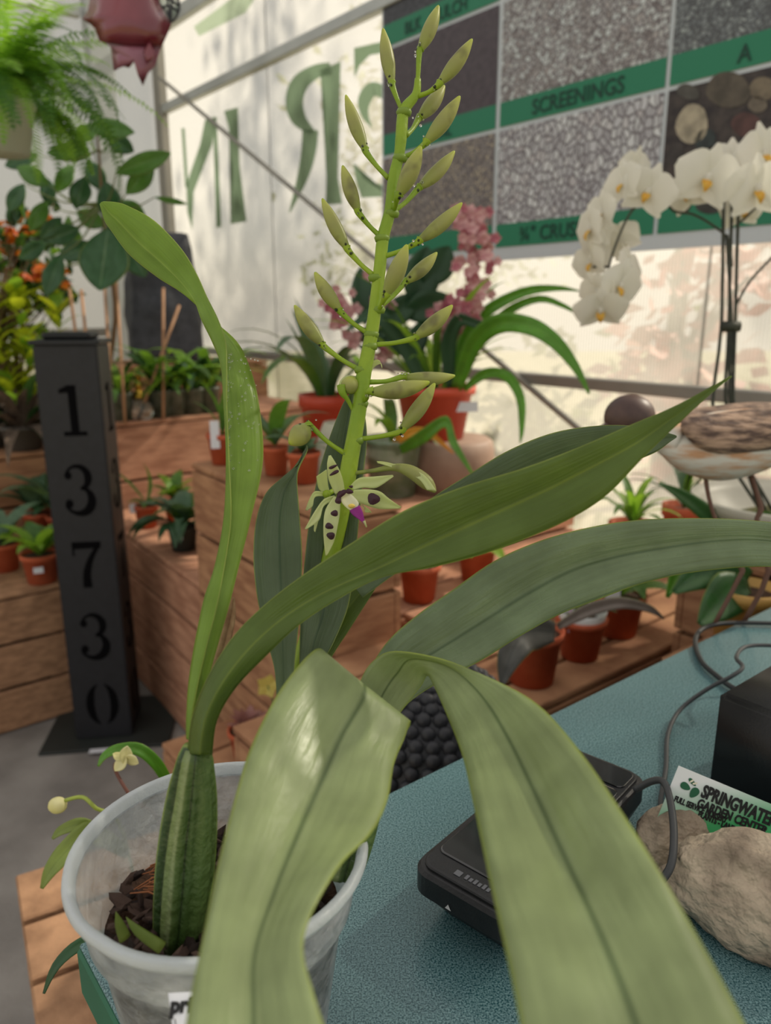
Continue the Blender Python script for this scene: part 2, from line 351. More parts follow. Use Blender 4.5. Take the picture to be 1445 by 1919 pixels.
# ---------------------------------------------------------------- sample board
bd = root('sample_board', 'white framed board of gravel and stone photographs with green name strips on clear wall', 'board', WP(1.4, 1.5, 0.04))
OFF = 0.035
box('backing', WP(0.72, 1.53, OFF), DW*2.005, UP*1.66, N*0.02, mat('board_white', (196, 204, 212), rough=0.5), bd)
def gravel(name, sc_, c, dark, squash=1.0):
    m = bpy.data.materials.new(name); m.use_nodes = True; t = m.node_tree; b = t.nodes['Principled BSDF']; L = t.links; b.inputs['Roughness'].default_value = 0.45
    tc = t.nodes.new('ShaderNodeTexCoord'); mp = t.nodes.new('ShaderNodeMapping'); mp.inputs['Scale'].default_value = (1, squash, 1); L.new(tc.outputs['UV'], mp.inputs[0])
    nz = t.nodes.new('ShaderNodeTexNoise'); nz.inputs['Scale'].default_value = sc_*0.7; L.new(mp.outputs[0], nz.inputs['Vector'])
    va = t.nodes.new('ShaderNodeMixRGB'); va.inputs[0].default_value = 0.02; L.new(mp.outputs[0], va.inputs[1]); L.new(nz.outputs['Color'], va.inputs[2])
    vo = t.nodes.new('ShaderNodeTexVoronoi'); vo.inputs['Scale'].default_value = sc_; vo.voronoi_dimensions = '2D'; L.new(va.outputs[0], vo.inputs['Vector'])
    ve = t.nodes.new('ShaderNodeTexVoronoi'); ve.inputs['Scale'].default_value = sc_; ve.feature = 'DISTANCE_TO_EDGE'; ve.voronoi_dimensions = '2D'; L.new(va.outputs[0], ve.inputs['Vector'])
    r = t.nodes.new('ShaderNodeValToRGB'); els = r.color_ramp.elements; els[0].color = lin(c[0]); els[1].color = lin(c[-1])
    for i, cc in enumerate(c[1:-1]): e = els.new((i+1)/(len(c)-1)); e.color = lin(cc)
    sp = t.nodes.new('ShaderNodeSeparateColor'); L.new(vo.outputs['Color'], sp.inputs[0]); L.new(sp.outputs[0], r.inputs[0])
    r2 = t.nodes.new('ShaderNodeValToRGB'); r2.color_ramp.elements[0].position = 0.03; r2.color_ramp.elements[1].position = 0.18; L.new(ve.outputs['Distance'], r2.inputs[0])
    mx = t.nodes.new('ShaderNodeMixRGB'); mx.inputs[1].default_value = lin(dark); L.new(r2.outputs[0], mx.inputs[0]); L.new(r.outputs[0], mx.inputs[2]); L.new(mx.outputs[0], b.inputs['Base Color'])
    return m
G_scr = gravel('print_screenings', 62, [(112, 104, 106), (172, 172, 176), (134, 128, 128), (206, 214, 218), (154, 146, 146)], (84, 78, 82))
G_cru = gravel('print_crushed_stone', 46, [(168, 168, 176), (196, 198, 206), (148, 146, 154), (212, 216, 222), (176, 172, 178)], (96, 90, 96), 0.75)
G_fine = gravel('print_fine_stone', 80, [(112, 106, 110), (154, 148, 144), (96, 88, 94), (178, 168, 150), (126, 120, 122)], (72, 66, 74))
G_dark = gravel('print_dark_stone', 70, [(90, 96, 102), (126, 134, 138), (78, 82, 86), (154, 164, 166)], (58, 58, 64))
G_soil = mat('print_soil', (68, 60, 68), (82, 74, 82), 40, 0.5, uv=True)
G_mulch = mat('print_mulch', (46, 48, 56), (74, 76, 84), 60, 0.5, uv=True)
G_river = mat('print_river_bed', (40, 34, 38), (70, 62, 60), 26, 0.5, uv=True)
M_strip = mat('green_strip', (34, 122, 92), rough=0.5)
cols = [(2.713, 2.078), (2.058, 1.412), (1.398, 0.745)]
rows = [(1.575, 1.962), (1.975, 2.362), (2.375, 2.762), (2.775, 3.16)]
pics = {(0, 0): (G_fine, 'fine stone'), (1, 0): (G_cru, 'crushed stone'), (2, 0): (G_river, 'river stones'), (0, 1): (G_soil, 'soil'), (1, 1): (G_scr, 'screenings'), (2, 1): (G_dark, 'dark stone'), (0, 2): (G_mulch, 'mulch')}
alt = [G_dark, G_scr, G_fine, G_cru]
SH = 0.078
for ci, (aL, aR) in enumerate(cols):
    for ri, (z0, z1) in enumerate(rows):
        m = pics.get((ci, ri), (alt[(ci+ri) % 4], ''))[0]
        q = [WP(aL, z0+SH, OFF+0.003), WP(aR, z0+SH, OFF+0.003), WP(aR, z1, OFF+0.003), WP(aL, z1, OFF+0.003)]
        ob('photo_tile', q, [(0, 3, 2, 1)], m, bd, uvs=[(ci, ri), (ci+0.66, ri), (ci+0.66, ri+0.32), (ci, ri+0.32)])
        q = [WP(aL, z0, OFF+0.003), WP(aR, z0, OFF+0.003), WP(aR, z0+SH, OFF+0.003), WP(aL, z0+SH, OFF+0.003)]
        ob('name_strip', q, [(0, 3, 2, 1)], M_strip, bd)
def text(s, parent, origin, xdir, ydir, size, m, sx=1.0, name='lettering', align='CENTER', bold=0.0, sp=1.0):
    cu = bpy.data.curves.new(name, 'FONT'); cu.body = s; cu.size = size; cu.align_x = align; cu.offset = bold; cu.space_character = sp; cu.extrude = 0.0004; cu.resolution_u = 3
    tmp = bpy.data.objects.new('tmp', cu); COL.objects.link(tmp); bpy.context.view_layer.update()
    me = bpy.data.meshes.new_from_object(tmp); bpy.data.objects.remove(tmp); zdir = xdir.cross(ydir)
    for v in me.vertices: v.co = origin + xdir*(v.co.x*sx) + ydir*v.co.y + zdir*v.co.z
    me.materials.clear(); me.materials.append(m); me.name = name
    return link(name, me, parent)
M_ink = mat('dark_green_ink', (18, 62, 52), rough=0.6)
for s_, a, z, sz in (('SCREENINGS', 1.73, 1.99, 0.066), ('\u00be" CRUSHED', 1.76, 1.59, 0.066), ('A', 0.90+0.28, 1.99, 0.06), ('SOIL', 2.36, 1.99, 0.06), ('BLK', 2.53, 2.39, 0.06), ('MULCH', 2.33, 2.39, 0.06)):
    text(s_, bd, WP(a, z, OFF+0.005), -DW, UP, sz, M_ink, 0.95, bold=0.001)
for (u, v, ru, rv, c, ang) in ((1297, 232, 30, 38, (178, 168, 148), .2), (1365, 168, 42, 34, (92, 84, 74), .1), (1430, 166, 26, 22, (130, 118, 100), 0), (1290, 172, 22, 14, (84, 82, 78), .3), (1322, 262, 20, 22, (52, 62, 64), .5), (1400, 235, 30, 24, (92, 62, 60), .4), (1420, 195, 18, 16, (120, 110, 98), 0), (1268, 290, 16, 24, (66, 60, 60), .2), (1345, 290, 30, 18, (60, 54, 52), 0), (1300, 330, 26, 22, (56, 50, 48), .3), (1425, 300, 26, 30, (104, 100, 92), .2), (1390, 330, 24, 20, (70, 66, 60), 0), (1275, 380, 20, 22, (84, 78, 70), 0), (1330, 385, 26, 16, (60, 60, 58), 0)):
    poly = []
    for k in range(18):
        t = 2*math.pi*k/18; x, y = ru*math.cos(t)*(1+.06*math.sin(3*t)), rv*math.sin(t); poly.append((u+x*math.cos(ang)-y*math.sin(ang), v+x*math.sin(ang)+y*math.cos(ang)))
    o = flat([poly], mat('printed_stone_%d_%d' % (u, v), c, tuple(int(x*0.75) for x in c), 30, 0.5), 'printed_stone', bd, OFF+0.0045)
# ================================================================ CRATES AND TERRACES
def crate(label, o, dl, dd, L, W, Ht, n=3, top=5, m=M_wood, closed=True, group=None, faces=('front', 'back', 'left', 'right'), topdir='d', z0=0.0, name='wooden_crate'):
    """o: one bottom corner; dl along the length, dd along the depth (unit vectors)."""
    r = root(name, label, 'crate', tuple(o + dl*L/2 + dd*W/2 + UP*z0), group)
    t = 0.018; g = 0.011; tt = 0.016; hp = (Ht-tt-g*n)/n
    b = o + UP*z0
    def board(nm, oo, a, bb, c): box(nm, oo, a, bb, c, m, r, 0.003)
    jj = random.random
    for k in range(n):
        z = k*(hp+g) + g*0.5
        q = 0.002*jj()
        if 'front' in faces: board('plank', b + dl*(0.001) + UP*z - dd*q, dl*(L-0.002), dd*t, UP*hp)
        if 'back' in faces: board('plank', b + dl*0.001 + dd*(W-t) + UP*z, dl*(L-0.002), dd*t, UP*hp)
        if 'left' in faces: board('plank', b + dd*(t+0.001) + UP*z - dl*q*0.5, dl*t, dd*(W-2*t-0.002), UP*hp)
        if 'right' in faces: board('plank', b + dl*(L-t) + dd*(t+0.001) + UP*z, dl*t, dd*(W-2*t-0.002), UP*hp)
    for i in (0, 1):
        for j in (0, 1):
            board('corner_post', b + dl*(t+0.001 if i == 0 else L-t-0.031) + dd*(t+0.001 if j == 0 else W-t-0.031), dl*0.03, dd*0.03, UP*(Ht-tt-0.002))
    if top:
        if topdir == 'd':
            wd = (L-g*(top-1))/top
            for k in range(top): board('top_slat', b + dl*(k*(wd+g)) + UP*(Ht-tt), dl*wd, dd*W, UP*tt)
        else:
            wd = (W-g*(top-1))/top
            for k in range(top): board('top_slat', b + dd*(k*(wd+g)) + UP*(Ht-tt), dl*L, dd*wd, UP*tt)
    for k in range(2 if top else 0):
        pass
    # dark block stands in for the shade inside, so the gaps read as gaps
    box('inner_shade_block', b + dl*0.052 + dd*0.052 + UP*0.01, dl*(L-0.104), dd*(W-0.104), UP*(Ht-tt-0.02), M_dark, r)
    return r
NN = N
# left crate: front corner line from the picture's left edge
lc = pz(140, 1336, 0.0)            # right-hand bottom end of its front
crate('long low crate of yellowish planks at the left edge, on the floor', lc - N*1.3, N, DW, 1.3, 0.62, 0.475, 3, 4, M_wood3, topdir='l')
NA = lambda n_, a_, z_=0.0: N*n_ + DW*a_ + UP*z_
crate('taller dark crate behind the long low crate at the left edge', NA(-.45, 3.27), N, DW, 1.42, 0.55, 0.80, 4, 4, M_wood2, topdir='l')
# the row along the wall direction
A3 = math.radians(35.6); D3 = V((-math.sin(A3), math.cos(A3), 0)); N3 = V((math.cos(A3), math.sin(A3), 0))
c0 = V((-0.545, 2.12, 0))
crate('four-plank wooden crate right of the black number post, pots along its top', c0 + D3*0.002, D3, N3, 1.0, 0.42, 0.58, 4, 7, M_wood)
crate('tall nailed wooden crate with dark gaps, nearer end of the crate row', c0 - D3*0.72, D3, N3, 0.718, 0.20, 0.94, 5, 5, M_wood2)
crate('back crate whose sunlit boards face the camera, bottle and glass pots on top', NA(1.0, 3.05), N, DW, 1.05, 0.55, 0.92, 4, 4, M_wood, topdir='l')
crate('tall crate under the dark stone head at the clear wall', NA(1.15, 3.62), N, DW, 0.95, 0.5, 1.10, 5, 4, M_wood2, topdir='l')
# terraces on the right
crate('low front terrace crate behind the counter carrying small terracotta pots', NA(.80, .855), N, DW, 1.35, 0.42, 0.62, 4, 4, M_wood2, topdir='l')
crate('low rear terrace crate behind the front one, under the flower spike leaves', NA(1.16, 1.285), N, DW, 0.98, 0.30, 0.62, 4, 3, M_wood, topdir='l')
crate('higher terrace crate at the back with pink sunlit slats', NA(1.16, 1.60), N, DW, 0.96, 0.38, 0.80, 5, 4, M_wood, topdir='l')
crate('tall narrow riser crate under the white orchid bowl', NA(1.47, .55), N, DW, 0.30, 0.28, 0.86, 5, 3, M_wood2, topdir='l')
crate('small riser crate under the yellow pot behind the counter', NA(1.28, .52), N, DW, 0.17, 0.22, 0.70, 4, 2, M_wood2, topdir='l')
crate('little low crate between pot and crate row holding the pink succulent', NA(.64, 1.36), N, DW, 0.24, 0.34, 0.30, 2, 3, M_wood2, topdir='l')
crate('narrow crate behind the knobbed planter holding small cacti', NA(.60, .90), N, DW, 0.19, 0.32, 0.58, 4, 3, M_wood2, topdir='l')
crate('back corner crate holding the big orange plastic pot', NA(1.36, 2.03), N, DW, 0.44, 0.46, 0.80, 5, 4, M_wood, topdir='l')
# pallet crate by the left end of the counter
lp = pz(28, 1640, 0.52); ld = V((.87, .493, 0)); lq = V((-.493, .87, 0))
crate('small wooden crate on the floor at the lower left beside the counter', V((lp.x, lp.y, 0)) - lq*0.56, ld, lq, 0.36, 0.56, 0.52, 4, 5, M_wood3, topdir='l')
# ================================================================ COUNTER
ZC = 0.93
cc = pz(141, 1768, ZC)
M_lam = mat('teal_laminate', (38, 78, 84), (116, 150, 154), 800, 0.24, detail=1, ramp=(0.36, 0.70), bump=0.12, bscale=500, coat=0.25, rough2=0.42)
M_edge = mat('green_counter_edge', (30, 92, 66), (36, 104, 76), 10, 0.5)
ct = root('sales_counter', 'teal speckled laminate counter with a dark green edge', 'counter', tuple(cc + N*0.8 - DW*0.35))
box('countertop', cc - UP*0.004 - DW*0.9 + N*0.002, N*1.7, DW*0.898, UP*0.004, M_lam, ct, 0.0012)
box('edge_band', cc - UP*0.042 - DW*0.9, N*1.7, DW*0.9, UP*0.0378, M_edge, ct, 0.002)
box('cabinet', cc + N*0.05 - DW*0.88 - UP*ZC, N*1.6, DW*0.80, UP*(ZC-0.043), mat('counter_cabinet', (64, 74, 70), rough=0.7), ct)
# ================================================================ NUMBER POST
pr = root('number_post', 'black square post with cut out numbers standing on a floor plate', 'post', (-0.92, 2.3, 0))
pn = V((0.148, -0.989, 0)); pl = V((0.989, 0.148, 0))       # face normal, face left-to-right
f0 = pz(143, 1386, 0.012); f0.z = 0.0; pwid = 0.176
box('post_body', f0 + UP*0.012, pl*pwid, -pn*pwid, UP*1.245, M_black, pr, 0.004, 2)
box('post_cap', f0 + UP*1.2575 + pn*0.008 - pl*0.008, pl*(pwid+0.016), -pn*(pwid+0.016), UP*0.014, M_black, pr, 0.003)
cp0 = f0 + UP*1.272 + pl*0.02 - pn*0.02
box('post_cap_top', cp0, pl*(pwid-0.04), -pn*(pwid-0.04), UP*0.02, M_black, pr, 0.008)
box('base_plate', f0 - pl*0.10 + pn*0.065, pl*0.40, -pn*0.34, UP*0.011, mat('black_plate', (38, 42, 40), (44, 48, 46), 8, 0.6), pr, 0.002)
q = pz(166, 1412, 0.0125); box('small_label', q, pl*0.075, -pn*0.022, UP*0.0012, M_tag, pr)
def arc(cx, cy, rx, ry, a0, a1, k=10): return [(cx+rx*math.cos(math.radians(a0+(a1-a0)*i/k)), cy-ry*math.sin(math.radians(a0+(a1-a0)*i/k))) for i in range(k+1)]
def disc(cx, cy, r): return [[(cx+r*math.cos(2*math.pi*i/12), cy+r*math.sin(2*math.pi*i/12)) for i in range(12)]]
def glyph(ch):
    """polygons in a box 0..1 wide, 0..1.4 tall with y downwards"""
    if ch == '1': return [[(.40, .0), (.66, .0), (.66, 1.28), (.40, 1.28)], [(.16, 1.28), (.90, 1.28), (.90, 1.4), (.16, 1.4)], [(.12, .12), (.40, .0), (.42, .2), (.12, .22)]]
    if ch == '3':
        return stroke(arc(.42, .36, .36, .34, 155, -75), [.08, .08, .09, .12, .16, .2, .24, .24, .2, .14, .08]) + stroke(arc(.40, 1.0, .44, .39, 75, -160), [.07, .12, .2, .26, .28, .27, .22, .16, .11, .09, .08]) + disc(.14, .28, .12) + disc(.1, 1.1, .13)
    if ch == '7': return [[(.02, .0), (.98, .0), (.96, .2), (.02, .22)], [(.02, .0), (.1, .0), (.08, .42), (.02, .42)]] + stroke([(.9, .12), (.62, .5), (.44, .95), (.42, 1.4)], [.12, .18, .26, .3])
    if ch == '0': return stroke(arc(.5, .7, .42, .68, 105, 255, 12), [.03, .08, .14, .2, .25, .27, .28, .27, .25, .2, .14, .08, .03]) + stroke(arc(.5, .7, .42, .68, 75, -75, 12), [.03, .08, .14, .2, .25, .27, .28, .27, .25, .2, .14, .08, .03])
for side in (0, 1):
    for k, ch in enumerate('13730'):
        ztop = 1.145 - k*0.235
        if side == 0: base = f0 + pl*0.048 + pn*0.0012; xd = pl; 
        else: base = f0 + pl*(pwid+0.0012) - pn*0.05; xd = -pn
        A = lambda x, y: base + UP*(ztop - y*0.105) + xd*(x*0.088)
        flat(glyph(ch), M_digit, 'cut_out_digit', pr, A=A)
# ================================================================ THINGS ON THE COUNTER
tm = root('card_terminal', 'black card payment terminal with a glossy screen lying on the teal counter', 'card reader', tuple(pz(960, 1620, ZC)))
tA = math.radians(41); tl = V((math.sin(tA), math.cos(tA), 0)); tw = V((tl.y, -tl.x, 0))
t0 = V((0.0165, 0.456, 0))
M_tb = mat('terminal_black', (24, 25, 28), (30, 31, 34), 90, 0.42, bump=0.08, bscale=700)
def rslab(name, o, L, W, r, z0, z1, m, parent, taper=0.0, edge=0.003):
    """rounded slab: rounded corners, soft top edge, optional taper towards the underside"""
    pts = []
    for cxx, cyy, a0 in ((L-r, W-r, 0), (r, W-r, 90), (r, r, 180), (L-r, r, 270)):
        for i in range(7): an = math.radians(a0+15*i); pts.append((cxx+r*math.cos(an), cyy+r*math.sin(an)))
    cxm, cym = L/2, W/2; vs = []; n = len(pts)
    for z, k in ((z0, 1-taper), (z0+(z1-z0)*.35, 1-taper*.45), (z0+(z1-z0)*.6, 1.0), (z1-edge, 1.0), (z1-edge*.3, 1-edge*.35/W*2), (z1, 1-edge/W*2)):
        for x, y in pts: vs.append(o + tl*(cxm+(x-cxm)*k) + tw*(cym+(y-cym)*k) + UP*z)
    fs = [(i*n+k, i*n+(k+1) % n, (i+1)*n+(k+1) % n, (i+1)*n+k) for i in range(5) for k in range(n)] + [tuple(range(n))[::-1], tuple(5*n+k for k in range(n))]
    return ob(name, vs, fs, m, parent, False)
rslab('housing', t0, 0.212, 0.083, 0.014, ZC+0.002, ZC+0.048, M_tb, tm, 0.22)
M_glass = mat('black_glass', (10, 12, 16), rough=0.05, coat=1)
ztp = ZC+0.048
rslab('top_frame', t0 + tl*0.005 + tw*0.0045, 0.202, 0.074, 0.011, ztp-0.001, ztp+0.0022, M_tb, tm, 0, 0.001)
rslab('screen', t0 + tl*0.022 + tw*0.0075, 0.150, 0.068, 0.006, ztp+0.0021, ztp+0.0034, M_glass, tm, 0, 0.0006)
rslab('printer_door', t0 + tl*0.176 + tw*0.0075, 0.026, 0.068, 0.006, ztp+0.0021, ztp+0.0034, M_glass, tm, 0, 0.0006)
M_gp = mat('grey_print', (96, 98, 104), rough=0.6)
box('small_print', t0 + UP*(ztp+0.0023) + tl*0.0105 + tw*0.030, tl*0.005, tw*0.005, UP*0.0004, M_gp, tm)
for k in range(6): box('small_print', t0 + UP*(ztp+0.0023) + tl*0.0115 + tw*(0.038+k*0.0035), tl*(0.0035 if k % 2 else 0.0045), tw*0.0022, UP*0.0003, M_gp, tm)
ar = t0 - tl*.0004 + tw*.034 + UP*(ZC+.031)
ob('arrow_mark', [ar + tw*0.0025, ar - tw*0.0025, ar + UP*0.004], [(0, 1, 2)], mat('white_print', (200, 200, 204)), tm)
# black box at the right edge
bx0 = V((0.291, 0.612, 0))
bt = root('receipt_printer', 'black square receipt printer box at the right edge of the counter', 'printer', tuple(bx0 + UP*ZC))
M_bx = mat('printer_black', (20, 20, 23), rough=0.38, bump=0.05, bscale=500)
box('case', bx0 + UP*(ZC+0.001), -DW*0.17, N*0.15, UP*0.097, M_bx, bt, 0.005, 3)
box('power_plug', bx0 - DW*0.035 + N*0.085 + UP*(ZC+0.099), -DW*0.03, N*0.025, UP*0.03, M_bx, bt, 0.003)
# rock with card
M_rock = mat('rock_tan', (128, 114, 98), (188, 172, 150), 30, 0.9, bump=1.0, bscale=70, detail=10)
def rock(name, c, rx, ry, rz, axx, m, parent, seed, sub=5):
    bm = bmesh.new(); bmesh.ops.create_icosphere(bm, subdivisions=sub, radius=1)
    ay = V((-axx.y, axx.x, 0))
    for v in bm.verts:
        p = v.co.copy(); s_ = V((seed, seed*2, 0))
        r = 1 + 0.20*noise.noise(p*1.2+s_) + 0.10*noise.noise(p*2.6+s_) + 0.05*noise.noise(p*7+s_) + 0.02*noise.noise(p*18+s_)
        q = p*r; q.z = max(q.z, -0.72)
        v.co = c + axx*(q.x*rx) + ay*(q.y*ry) + UP*(q.z*rz)
    o = link(name, bm_mesh(name, bm, m, True), parent); return o
rk = root('card_holder_rock', 'tan brown rock used as a card holder, beside the black box', 'rock', tuple(pz(1400, 1800, ZC)))
rc = pz(1395, 1782, ZC); rc = rc + V((0.016, 0.016, 0.0295))
rock('stone', rc, 0.066, 0.036, 0.041, V((0.86, -0.5, 0)).normalized(), M_rock, rk, 3.1)
rock('stone_side', pz(1240, 1620, ZC) + V((0.012, 0.0, 0.020)), 0.036, 0.026, 0.034, V((0.9, 0.4, 0)).normalized(), M_rock, rk, 7.7, 4)
# card plane: faces the camera, top left at (1272,1435)
cpt = px(1272, 1435, 0.585); cx_ = (px(1445, 1507, 0.585*0.985)-cpt).normalized(); cdn = (px(1258, 1560, 0.585)-cpt).normalized(); cdn = (cdn - cx_*cdn.dot(cx_)).normalized(); cnn = cdn.cross(cx_)
if cnn.dot(V((0, 0, H))-cpt) < 0: cnn = -cnn
M_card = bpy.data.materials.new('business_card'); M_card.use_nodes = True; t = M_card.node_tree; uvn = t.nodes.new('ShaderNodeTexCoord'); sx_ = t.nodes.new('ShaderNodeSeparateXYZ'); t.links.new(uvn.outputs['UV'], sx_.inputs[0])
sm_ = t.nodes.new('ShaderNodeMath'); t.links.new(sx_.outputs[0], sm_.inputs[0]); t.links.new(sx_.outputs[1], sm_.inputs[1])
rp = t.nodes.new('ShaderNodeValToRGB'); rp.color_ramp.elements[0].position = 0.30; rp.color_ramp.elements[0].color = lin((226, 230, 232)); rp.color_ramp.elements[1].position = 1.0; rp.color_ramp.elements[1].color = lin((70, 178, 112)); t.links.new(sm_.outputs[0], rp.inputs[0]); t.links.new(rp.outputs[0], t.nodes['Principled BSDF'].inputs[0]); t.nodes['Principled BSDF'].inputs['Roughness'].default_value = 0.4
kd = root('business_card', 'white to green garden centre card with black lettering stuck behind the rock', 'card', tuple(cpt))
cw, chh = 0.095, 0.053
q = [cpt, cpt+cx_*cw, cpt+cx_*cw+cdn*chh, cpt+cdn*chh]
ob('card_sheet', q + [p - cnn*0.0006 for p in q], [(0, 1, 2, 3), (7, 6, 5, 4), (0, 4, 5, 1), (1, 5, 6, 2), (2, 6, 7, 3), (3, 7, 4, 0)], M_card, kd, uvs=[(0, 0), (1, 0), (1, 1), (0, 1)]*2)
cf = cpt + cnn*0.0005
text('SPRINGWATER', kd, cf + cx_*0.0225 + cdn*0.0150, cx_, -cdn, 0.0135, M_print, 0.62, align='LEFT', bold=0.0005)
text('GARDEN CENTER', kd, cf + cx_*0.0225 + cdn*0.0232, cx_, -cdn, 0.0092, M_print, 0.72, align='LEFT', bold=0.0003)
text('FULL SERVICE NURSERY', kd, cf + cx_*0.006 + cdn*0.0262, cx_, -cdn, 0.0062, M_print, 0.62, align='LEFT', bold=0.0002)
text('PLANTS - LANDSCAPING', kd, cf + cx_*0.026 + cdn*0.0300, cx_, -cdn, 0.0062, M_print, 0.66, align='LEFT', bold=0.0002)
M_lg = mat('logo_green', (24, 92, 62), rough=0.5)
def leafshape(cx, cy, l, wd, ang):
    p = []
    for k in range(14):
        t_ = 2*math.pi*k/14; x = math.cos(t_)*l/2; y = math.sin(t_)*wd/2*(1-0.3*math.cos(t_)); p.append((cx+x*math.cos(ang)-y*math.sin(ang), cy+x*math.sin(ang)+y*math.cos(ang)))
    return p
A = lambda x, y: cf + cx_*x + cdn*y
flat([leafshape(0.010, 0.0125, 0.008, 0.0055, 0.2), leafshape(0.0175, 0.0145, 0.009, 0.006, 1.9), leafshape(0.0135, 0.0075, 0.0075, 0.003, 0.5)], M_lg, 'card_logo', kd, A=A)
flat([leafshape(0.0125, 0.007, 0.004, 0.0014, 2.2), leafshape(0.0155, 0.0075, 0.004, 0.0014, -0.6)], mat('logo_petal', (226, 220, 200)), 'card_logo', kd, A=lambda x, y: cf + cnn*0.0003 + cx_*x + cdn*y)
# cables
M_cab = mat('grey_cable', (58, 60, 62), rough=0.5)
def cable(label, pts, r, m=M_cab):
    P_ = []
    for u, v, dz in pts: P_.append(pz(u, v, ZC + dz))
    vs, fs = tube_data(P_, [r]*len(P_), 8, 5); o = ob('cable', vs, fs, m, None, True); tag(o, label, 'cable', 'cables on the counter')
vs, fs = tube_data([px(*p) for p in ((1190, 1480, .61), (1222, 1464, .60), (1244, 1466, .59), (1256, 1500, .575), (1263, 1560, .55), (1258, 1620, .532), (1236, 1655, .53))], [.0028]*7, 8, 5)
tag(ob('cable', vs, fs, M_cab, None, True), 'grey cable running from the card terminal and hanging over the rock flank', 'cable', 'cables on the counter')
cable('grey cable rising in a wide curve toward the black box top', [(1246, 1530, .004), (1238, 1505, .004), (1248, 1440, .004), (1252, 1375, .006), (1275, 1330, .012), (1325, 1292, .03), (1372, 1267, .045), (1392, 1250, .05), (1380, 1232, .05), (1398, 1212, .05), (1450, 1210, .05), (1520, 1220, .05)], .0023)
cable('thick black cable looping across the far corner of the counter', [(1520, 1172, .005), (1440, 1168, .005), (1360, 1168, .005), (1318, 1178, .005), (1303, 1202, .005), (1315, 1240, .005), (1345, 1268, .005), (1372, 1288, .005), (1400, 1300, .005)], .0032, mat('black_cable', (34, 36, 38), rough=0.5))
# ================================================================ BLACK KNOBBLY PLANTER
kb = V((0.065, 0.97, 0)); M_kn = mat('black_rubber', (40, 41, 46), (52, 53, 58), 30, 0.55)
sdp = V(kb) + UP*0.0
crate('hidden low crate between counter and terraces under the knobbed planter', kb - N*0.13 - DW*0.13, N, DW, 0.26, 0.26, 0.50, 3, 3, M_wood2)
kr = root('knobbed_planter', 'round black planter covered in rounded knobs behind the counter edge', 'planter', tuple(kb + UP*0.50))
prof = [(0.001, 0.502), (0.09, 0.502), (0.12, 0.55), (0.132, 0.64), (0.128, 0.74), (0.112, 0.81), (0.085, 0.845), (0.05, 0.866), (0.001, 0.872)]
lathe('vessel', kb, prof, M_kn, kr, 40)
kv, kf = sphere_data((0, 0, 0), 0.0105, 1, 1, 0.75, 10, 6); kme = mesh('knob', kv, kf, M_kn, True)
def profr(z):
    for (r1, z1), (r2, z2) in zip(prof[1:], prof[2:9]):
        if z1 <= z <= z2: return r1+(r2-r1)*(z-z1)/(z2-z1)
    return 0.11
zz = 0.60; row = 0
while zz < 0.872:
    rr = profr(zz); nk = int(2*math.pi*rr/0.0215)
    for k in range(nk):
        a = 2*math.pi*(k+0.5*(row % 2))/nk
        if math.sin(a) > 0.25 and zz < .80: continue              # far side stays plain
        o = link('knob', kme, kr, False); d_ = V((math.cos(a), math.sin(a), 0.15)); o.location = V((rr*math.cos(a), rr*math.sin(a), zz-0.50)); o.rotation_euler = d_.to_track_quat('Z', 'Y').to_euler()
    zz += 0.0185 if zz < .80 else (.0135 if zz < .84 else .0075); row += 1
# ================================================================ THE ORCHID IN THE CLEAR POT
pc = V((-0.088, 0.352, 0))
oc = root('potted_orchid', 'large orchid with long strap leaves and tall green bud spike in frosted pot', 'orchid', (pc.x, pc.y, ZC))
M_pot = mat('frosted_clear_plastic', (222, 226, 230), (176, 182, 188), 70, 0.3, transl=0.45, tcol=(215, 220, 222), alpha=0.58, bump=0.9, bscale=90)
M_rim = mat('frosted_rim', (218, 224, 228), rough=0.35, transl=0.35, alpha=0.88, bump=0.2, bscale=120)
zr = 0.145
pz0 = V((pc.x, pc.y, ZC+0.0015))
lathe('pot_wall', pz0, [(0.001, 0.001), (0.050, 0.001), (0.0515, 0.004), (0.0655, zr-0.036), (0.0700, zr-0.034), (0.0735, zr-0.006), (0.0722, zr-0.006), (0.0690, zr-0.033), (0.0640, zr-0.036), (0.050, 0.005)], M_pot, oc, 72)
lathe('pot_rim', pz0, [(0.0722, zr-0.007), (0.0772, zr-0.0075), (0.0788, zr-0.004), (0.0782, zr-0.001), (0.0765, zr), (0.0738, zr-0.001), (0.0722, zr-0.007)], M_rim, oc, 80, wob=lambda a, z: 0.007*math.exp(-((a-4.15)/0.10)**2)*-1)
lathe('soil', pz0, [(0.0485, 0.006), (0.0625, zr-0.044), (0.058, zr-0.046), (0.03, zr-0.048), (0.001, zr-0.046)], M_soil, oc, 40)
M_chip = [mat('bark_chip_a', (74, 54, 46), (52, 38, 34), 60, 0.85, bump=0.5, bscale=200), mat('bark_chip_b', (98, 76, 66), (70, 52, 46), 60, 0.8, bump=0.5, bscale=200), mat('bark_chip_c', (40, 30, 28), (60, 46, 40), 60, 0.9, bump=0.5, bscale=200)]
chips = []
for k in range(9):
    bm = bmesh.new(); bmesh.ops.create_icosphere(bm, subdivisions=1, radius=1)
    for v in bm.verts:
        v.co = V((v.co.x*1.0, v.co.y*random.uniform(.5, .8), v.co.z*random.uniform(.28, .45))) * random.uniform(0.75, 1.15)
    chips.append(bm_mesh('bark_chip', bm, M_chip[k % 3]))
